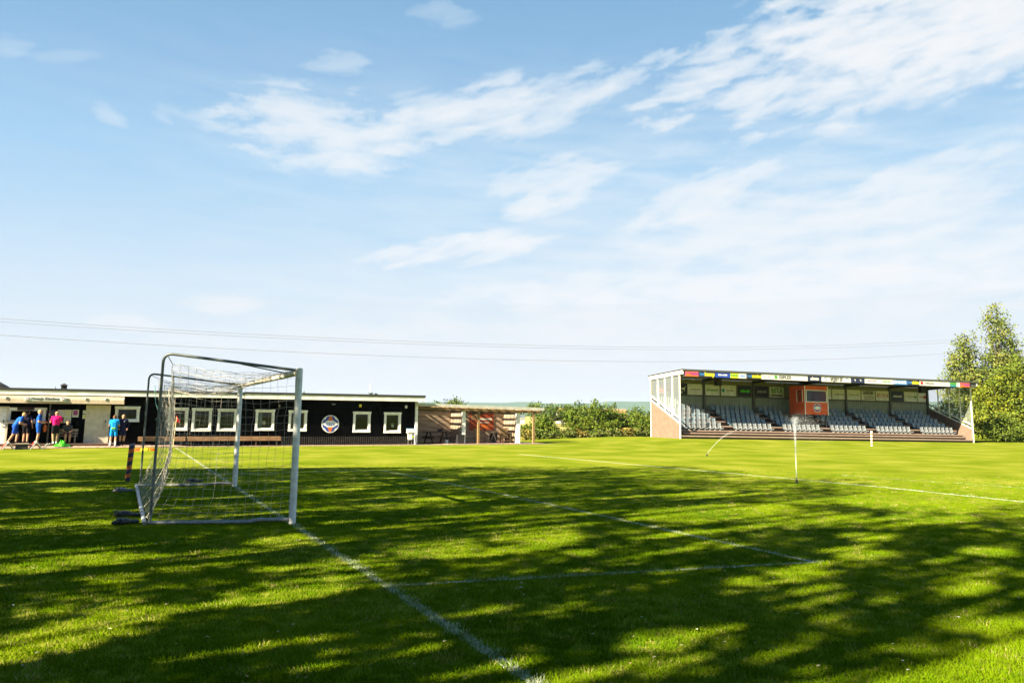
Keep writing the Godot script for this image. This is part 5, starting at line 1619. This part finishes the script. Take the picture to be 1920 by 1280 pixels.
	for i in 2:
		bx("seat_slat", M.wood_grey, bn, Vector3(0, 0.36, -0.08 + i * 0.17), Vector3(0.95, 0.035, 0.15))
		bx("back_slat", M.wood_grey, bn, Vector3(0, 0.5 + i * 0.15, -0.19), Vector3(0.95, 0.11, 0.025))
	for s in [-1.0, 1.0]:
		bx("leg", M.wood_grey, bn, Vector3(s * 0.36, 0.17, 0.0), Vector3(0.06, 0.34, 0.26))
		bx("back_leg", M.wood_grey, bn, Vector3(s * 0.36, 0.36, -0.17), Vector3(0.06, 0.72, 0.03))
	var pp := thing("awning_post", "dark steel post between the kiosk window and the pink shirt", "post", Vector3(-5.83, 0.2, -32.95))
	bx("shaft", M.dark_steel, pp, Vector3(0, 1.0, 0), Vector3(0.07, 2.0, 0.07))
	bx("foot_plate", M.dark_steel, pp, Vector3(0, 0.01, 0), Vector3(0.16, 0.02, 0.16))
	var vs := thing("orange_vest", "orange vest hanging on the steel post by the kiosk", "vest", Vector3(-5.98, 0.9, -32.95))
	var vm := MB.new()
	vm.blob(Vector3(0, 0.05, 0), Vector3(0.09, 0.2, 0.06), 6, 8)
	part("cloth", vm.mesh(), M.orange, vs)
	var cup := thing("paper_cup", "white cup standing on the kiosk counter", "cup", Vector3(-6.5, 1.28, WZ + 0.2))
	var cm := MB.new()
	cm.tube([Vector3(0, 0, 0), Vector3(0, 0.12, 0)], [0.035, 0.05], 10)
	part("cup", cm.mesh(), M.trim, cup)
	# sprinklers
	var drop := MB.new()
	drop.blob(Vector3.ZERO, Vector3(0.5, 0.5, 0.5), 3, 5)
	var water := StandardMaterial3D.new()
	water.albedo_color = Color(0.9, 0.93, 0.97, 0.15)
	water.transparency = BaseMaterial3D.TRANSPARENCY_ALPHA
	water.roughness = 0.4
	var rng := RandomNumberGenerator.new()
	rng.seed = 71
	for q in [[Vector3(13.8, 0, -3.2), "sprinkler throwing an upright water jet in front of the grandstand", Vector3(0.16, 5.6, -0.1)], [Vector3(21.7, 0, -16.6), "sprinkler throwing a slanting water jet far out on the pitch", Vector3(5.2, 4.6, -0.8)]]:
		var s := thing("sprinkler", q[1], "sprinkler", q[0], 0.0, "sprinklers on the pitch")
		var b := MB.new()
		b.tube([Vector3(0, 0, 0), Vector3(0, 0.07, 0), Vector3(0, 0.1, 0)], [0.035, 0.035, 0.02], 10)
		part("riser", b.mesh(), M.black, s)
		var nz := MB.new()
		nz.tube([Vector3(0, 0.08, 0), Vector3(0, 0.08, 0) + q[2].normalized() * 0.09], [0.018, 0.01], 8)
		part("nozzle", nz.mesh(), M.dark_steel, s)
		var tf := []
		var v0: Vector3 = q[2]
		var upright: bool = v0.x < 1.0
		for i in (2200 if upright else 650):
			var tt := rng.randf()
			var tm := tt * (0.57 if upright else 0.34)
			var p := Vector3(0, 0.1, 0) + v0 * tm + Vector3(0, -4.9 * tm * tm, 0)
			var sp := 0.006 + 0.05 * pow(tt, 3.0) * (1.0 if upright else 0.8) + tt * 0.012
			p += Vector3(rng.randfn(), rng.randfn() * 0.8, rng.randfn()) * sp
			tf.append([p, rng.randf_range(0.006, 0.016)])
		if upright:
			for i in 2000:          # crown of drops and drift to the right
				var r := rng.randf()
				var p := Vector3(0.2 + absf(rng.randfn()) * 0.95 * r, 1.72 - pow(r, 1.6) * rng.randf() * 1.5 + rng.randfn() * 0.06, rng.randfn() * 0.25 - r * 0.3)
				if r < 0.16:
					p = Vector3(0.2 + rng.randfn() * 0.2, 1.7 + rng.randfn() * 0.12, rng.randfn() * 0.16)
				if p.y > 0.03:
					tf.append([p, rng.randf_range(0.004, 0.011)])
		var mm := MultiMesh.new()
		mm.transform_format = MultiMesh.TRANSFORM_3D
		mm.mesh = drop.mesh()
		mm.instance_count = tf.size()
		for i in tf.size():
			mm.set_instance_transform(i, Transform3D(Basis.from_scale(Vector3.ONE * tf[i][1]), tf[i][0]))
		var mi := MultiMeshInstance3D.new()
		mi.name = "water_spray"
		mi.multimesh = mm
		mi.material_override = water
		mi.set_meta("kind", "stuff")
		s.add_child(mi, true)
	# overhead wires far behind the clubhouse
	for i in 3:
		var abc: Array = [[0.0, 9.63, 0.000445, 12.0, "upper overhead wire behind the clubhouse"], [0.0, 9.36, 0.00043, 12.0, "middle overhead wire just under the upper one"], [0.0, 8.02, 0.00045, 18.0, "lower overhead wire behind the clubhouse"]][i]
		var w := MB.new()
		var line := []
		for k in 61:
			var x := -45.0 + k * 4.0
			line.append(Vector3(x, abc[1] + abc[2] * (x - abc[3]) * (x - abc[3]), -70.0))
		w.tube(line, [[0.015, 0.015, 0.017][i]], 5)
		var o := thing("overhead_wire", abc[4], "wire", Vector3.ZERO, 0.0, "overhead wires")
		part("wire", w.mesh(), M.wire, o)
	for q in [[-45.0, "left wooden pole carrying the overhead wires"], [195.0, "right wooden pole carrying the overhead wires"]]:
		var top: float = 9.63 + 0.000445 * (q[0] - 12.0) * (q[0] - 12.0)
		var o := thing("utility_pole", q[1], "utility pole", Vector3(q[0], 0, -70.0), 0.0, "poles carrying the overhead wires")
		var w := MB.new()
		w.tube([Vector3(0, -0.3, 0), Vector3(0, top + 0.3, 0)], [0.16, 0.11], 8)
		part("pole", w.mesh(), M.wood_grey, o)
		bx("cross_arm", M.wood_grey, o, Vector3(0, top - 0.05, 0), Vector3(0.1, 0.1, 1.6))
	var th := thing("thin_mast", "thin pale mast standing behind the clubhouse roof", "mast", Vector3(13.75, 0, -45.0))
	var tm2 := MB.new()
	tm2.tube([Vector3(0, 0, 0), Vector3(0, 4.1, 0)], [0.03, 0.015], 6)
	part("mast", tm2.mesh(), mat(Color(0.5, 0.42, 0.28), 0.7), th)
	# farm beyond the field
	var tile := mat(Color(0.44, 0.24, 0.12), 0.85, "patchy", 0.3)
	for q in [[Vector3(73.6, 0.3, -118.4), 6.6, 2.3, 2.4, "farmhouse roof left of the tall bush, far beyond the hedge"], [Vector3(82.6, 0.3, -120.4), 6.0, 2.2, 2.2, "second far farm roof right of the tall bush"], [Vector3(58.5, 0.3, -113.7), 3.6, 1.7, 0.9, "small white far building seen under the shelter roof end"]]:
		var h := thing("farmhouse", q[4], "building", q[0], -0.35, "farm buildings beyond the field")
		var w: float = q[1]
		var e: float = 1.7 if q[3] > 1.0 else 1.2
		bx("wall", M.trim, h, Vector3(0, e / 2, 0), Vector3(w, e, 3.6))
		var r := MB.new()
		var top: float = e + q[3] * 0.62
		for s in [-1.0, 1.0]:
			var a := Vector3(-w / 2 - 0.2, e - 0.1, s * 2.0)
			var b := Vector3(w / 2 + 0.2, e - 0.1, s * 2.0)
			if s > 0:
				r.quad(a, b, Vector3(w / 2 + 0.2, top, 0), Vector3(-w / 2 - 0.2, top, 0))
			else:
				r.quad(b, a, Vector3(-w / 2 - 0.2, top, 0), Vector3(w / 2 + 0.2, top, 0))
		part("roof", r.mesh(), tile if q[3] > 1.0 else M.galvanised, h)
		var g := MB.new()
		for s in [-1.0, 1.0]:
			g.tri(Vector3(s * w / 2, e, -1.75), Vector3(s * w / 2, e, 1.75), Vector3(s * w / 2, top - 0.12, 0))
		part("gable", g.mesh(), M.trim, h)
		for k in 2:
			bx("window", M.glass, h, Vector3(-w * 0.2 + k * w * 0.4, 0.9, 1.81), Vector3(0.7, 0.7, 0.03))
	var fp := thing("flagpole", "white pole by the far farm roofs", "pole", Vector3(78.5, 0.3, -116.5))
	var fm := MB.new()
	fm.tube([Vector3(0, 0, 0), Vector3(0, 4.0, 0)], [0.07, 0.05], 6)
	part("pole", fm.mesh(), M.trim, fp)

func _ready() -> void:
	make_view()
	make_materials()
	make_ground()
	make_clubhouse()
	make_shelter()
	make_stand()
	make_goal()
	make_people()
	make_small()
	make_vegetation()
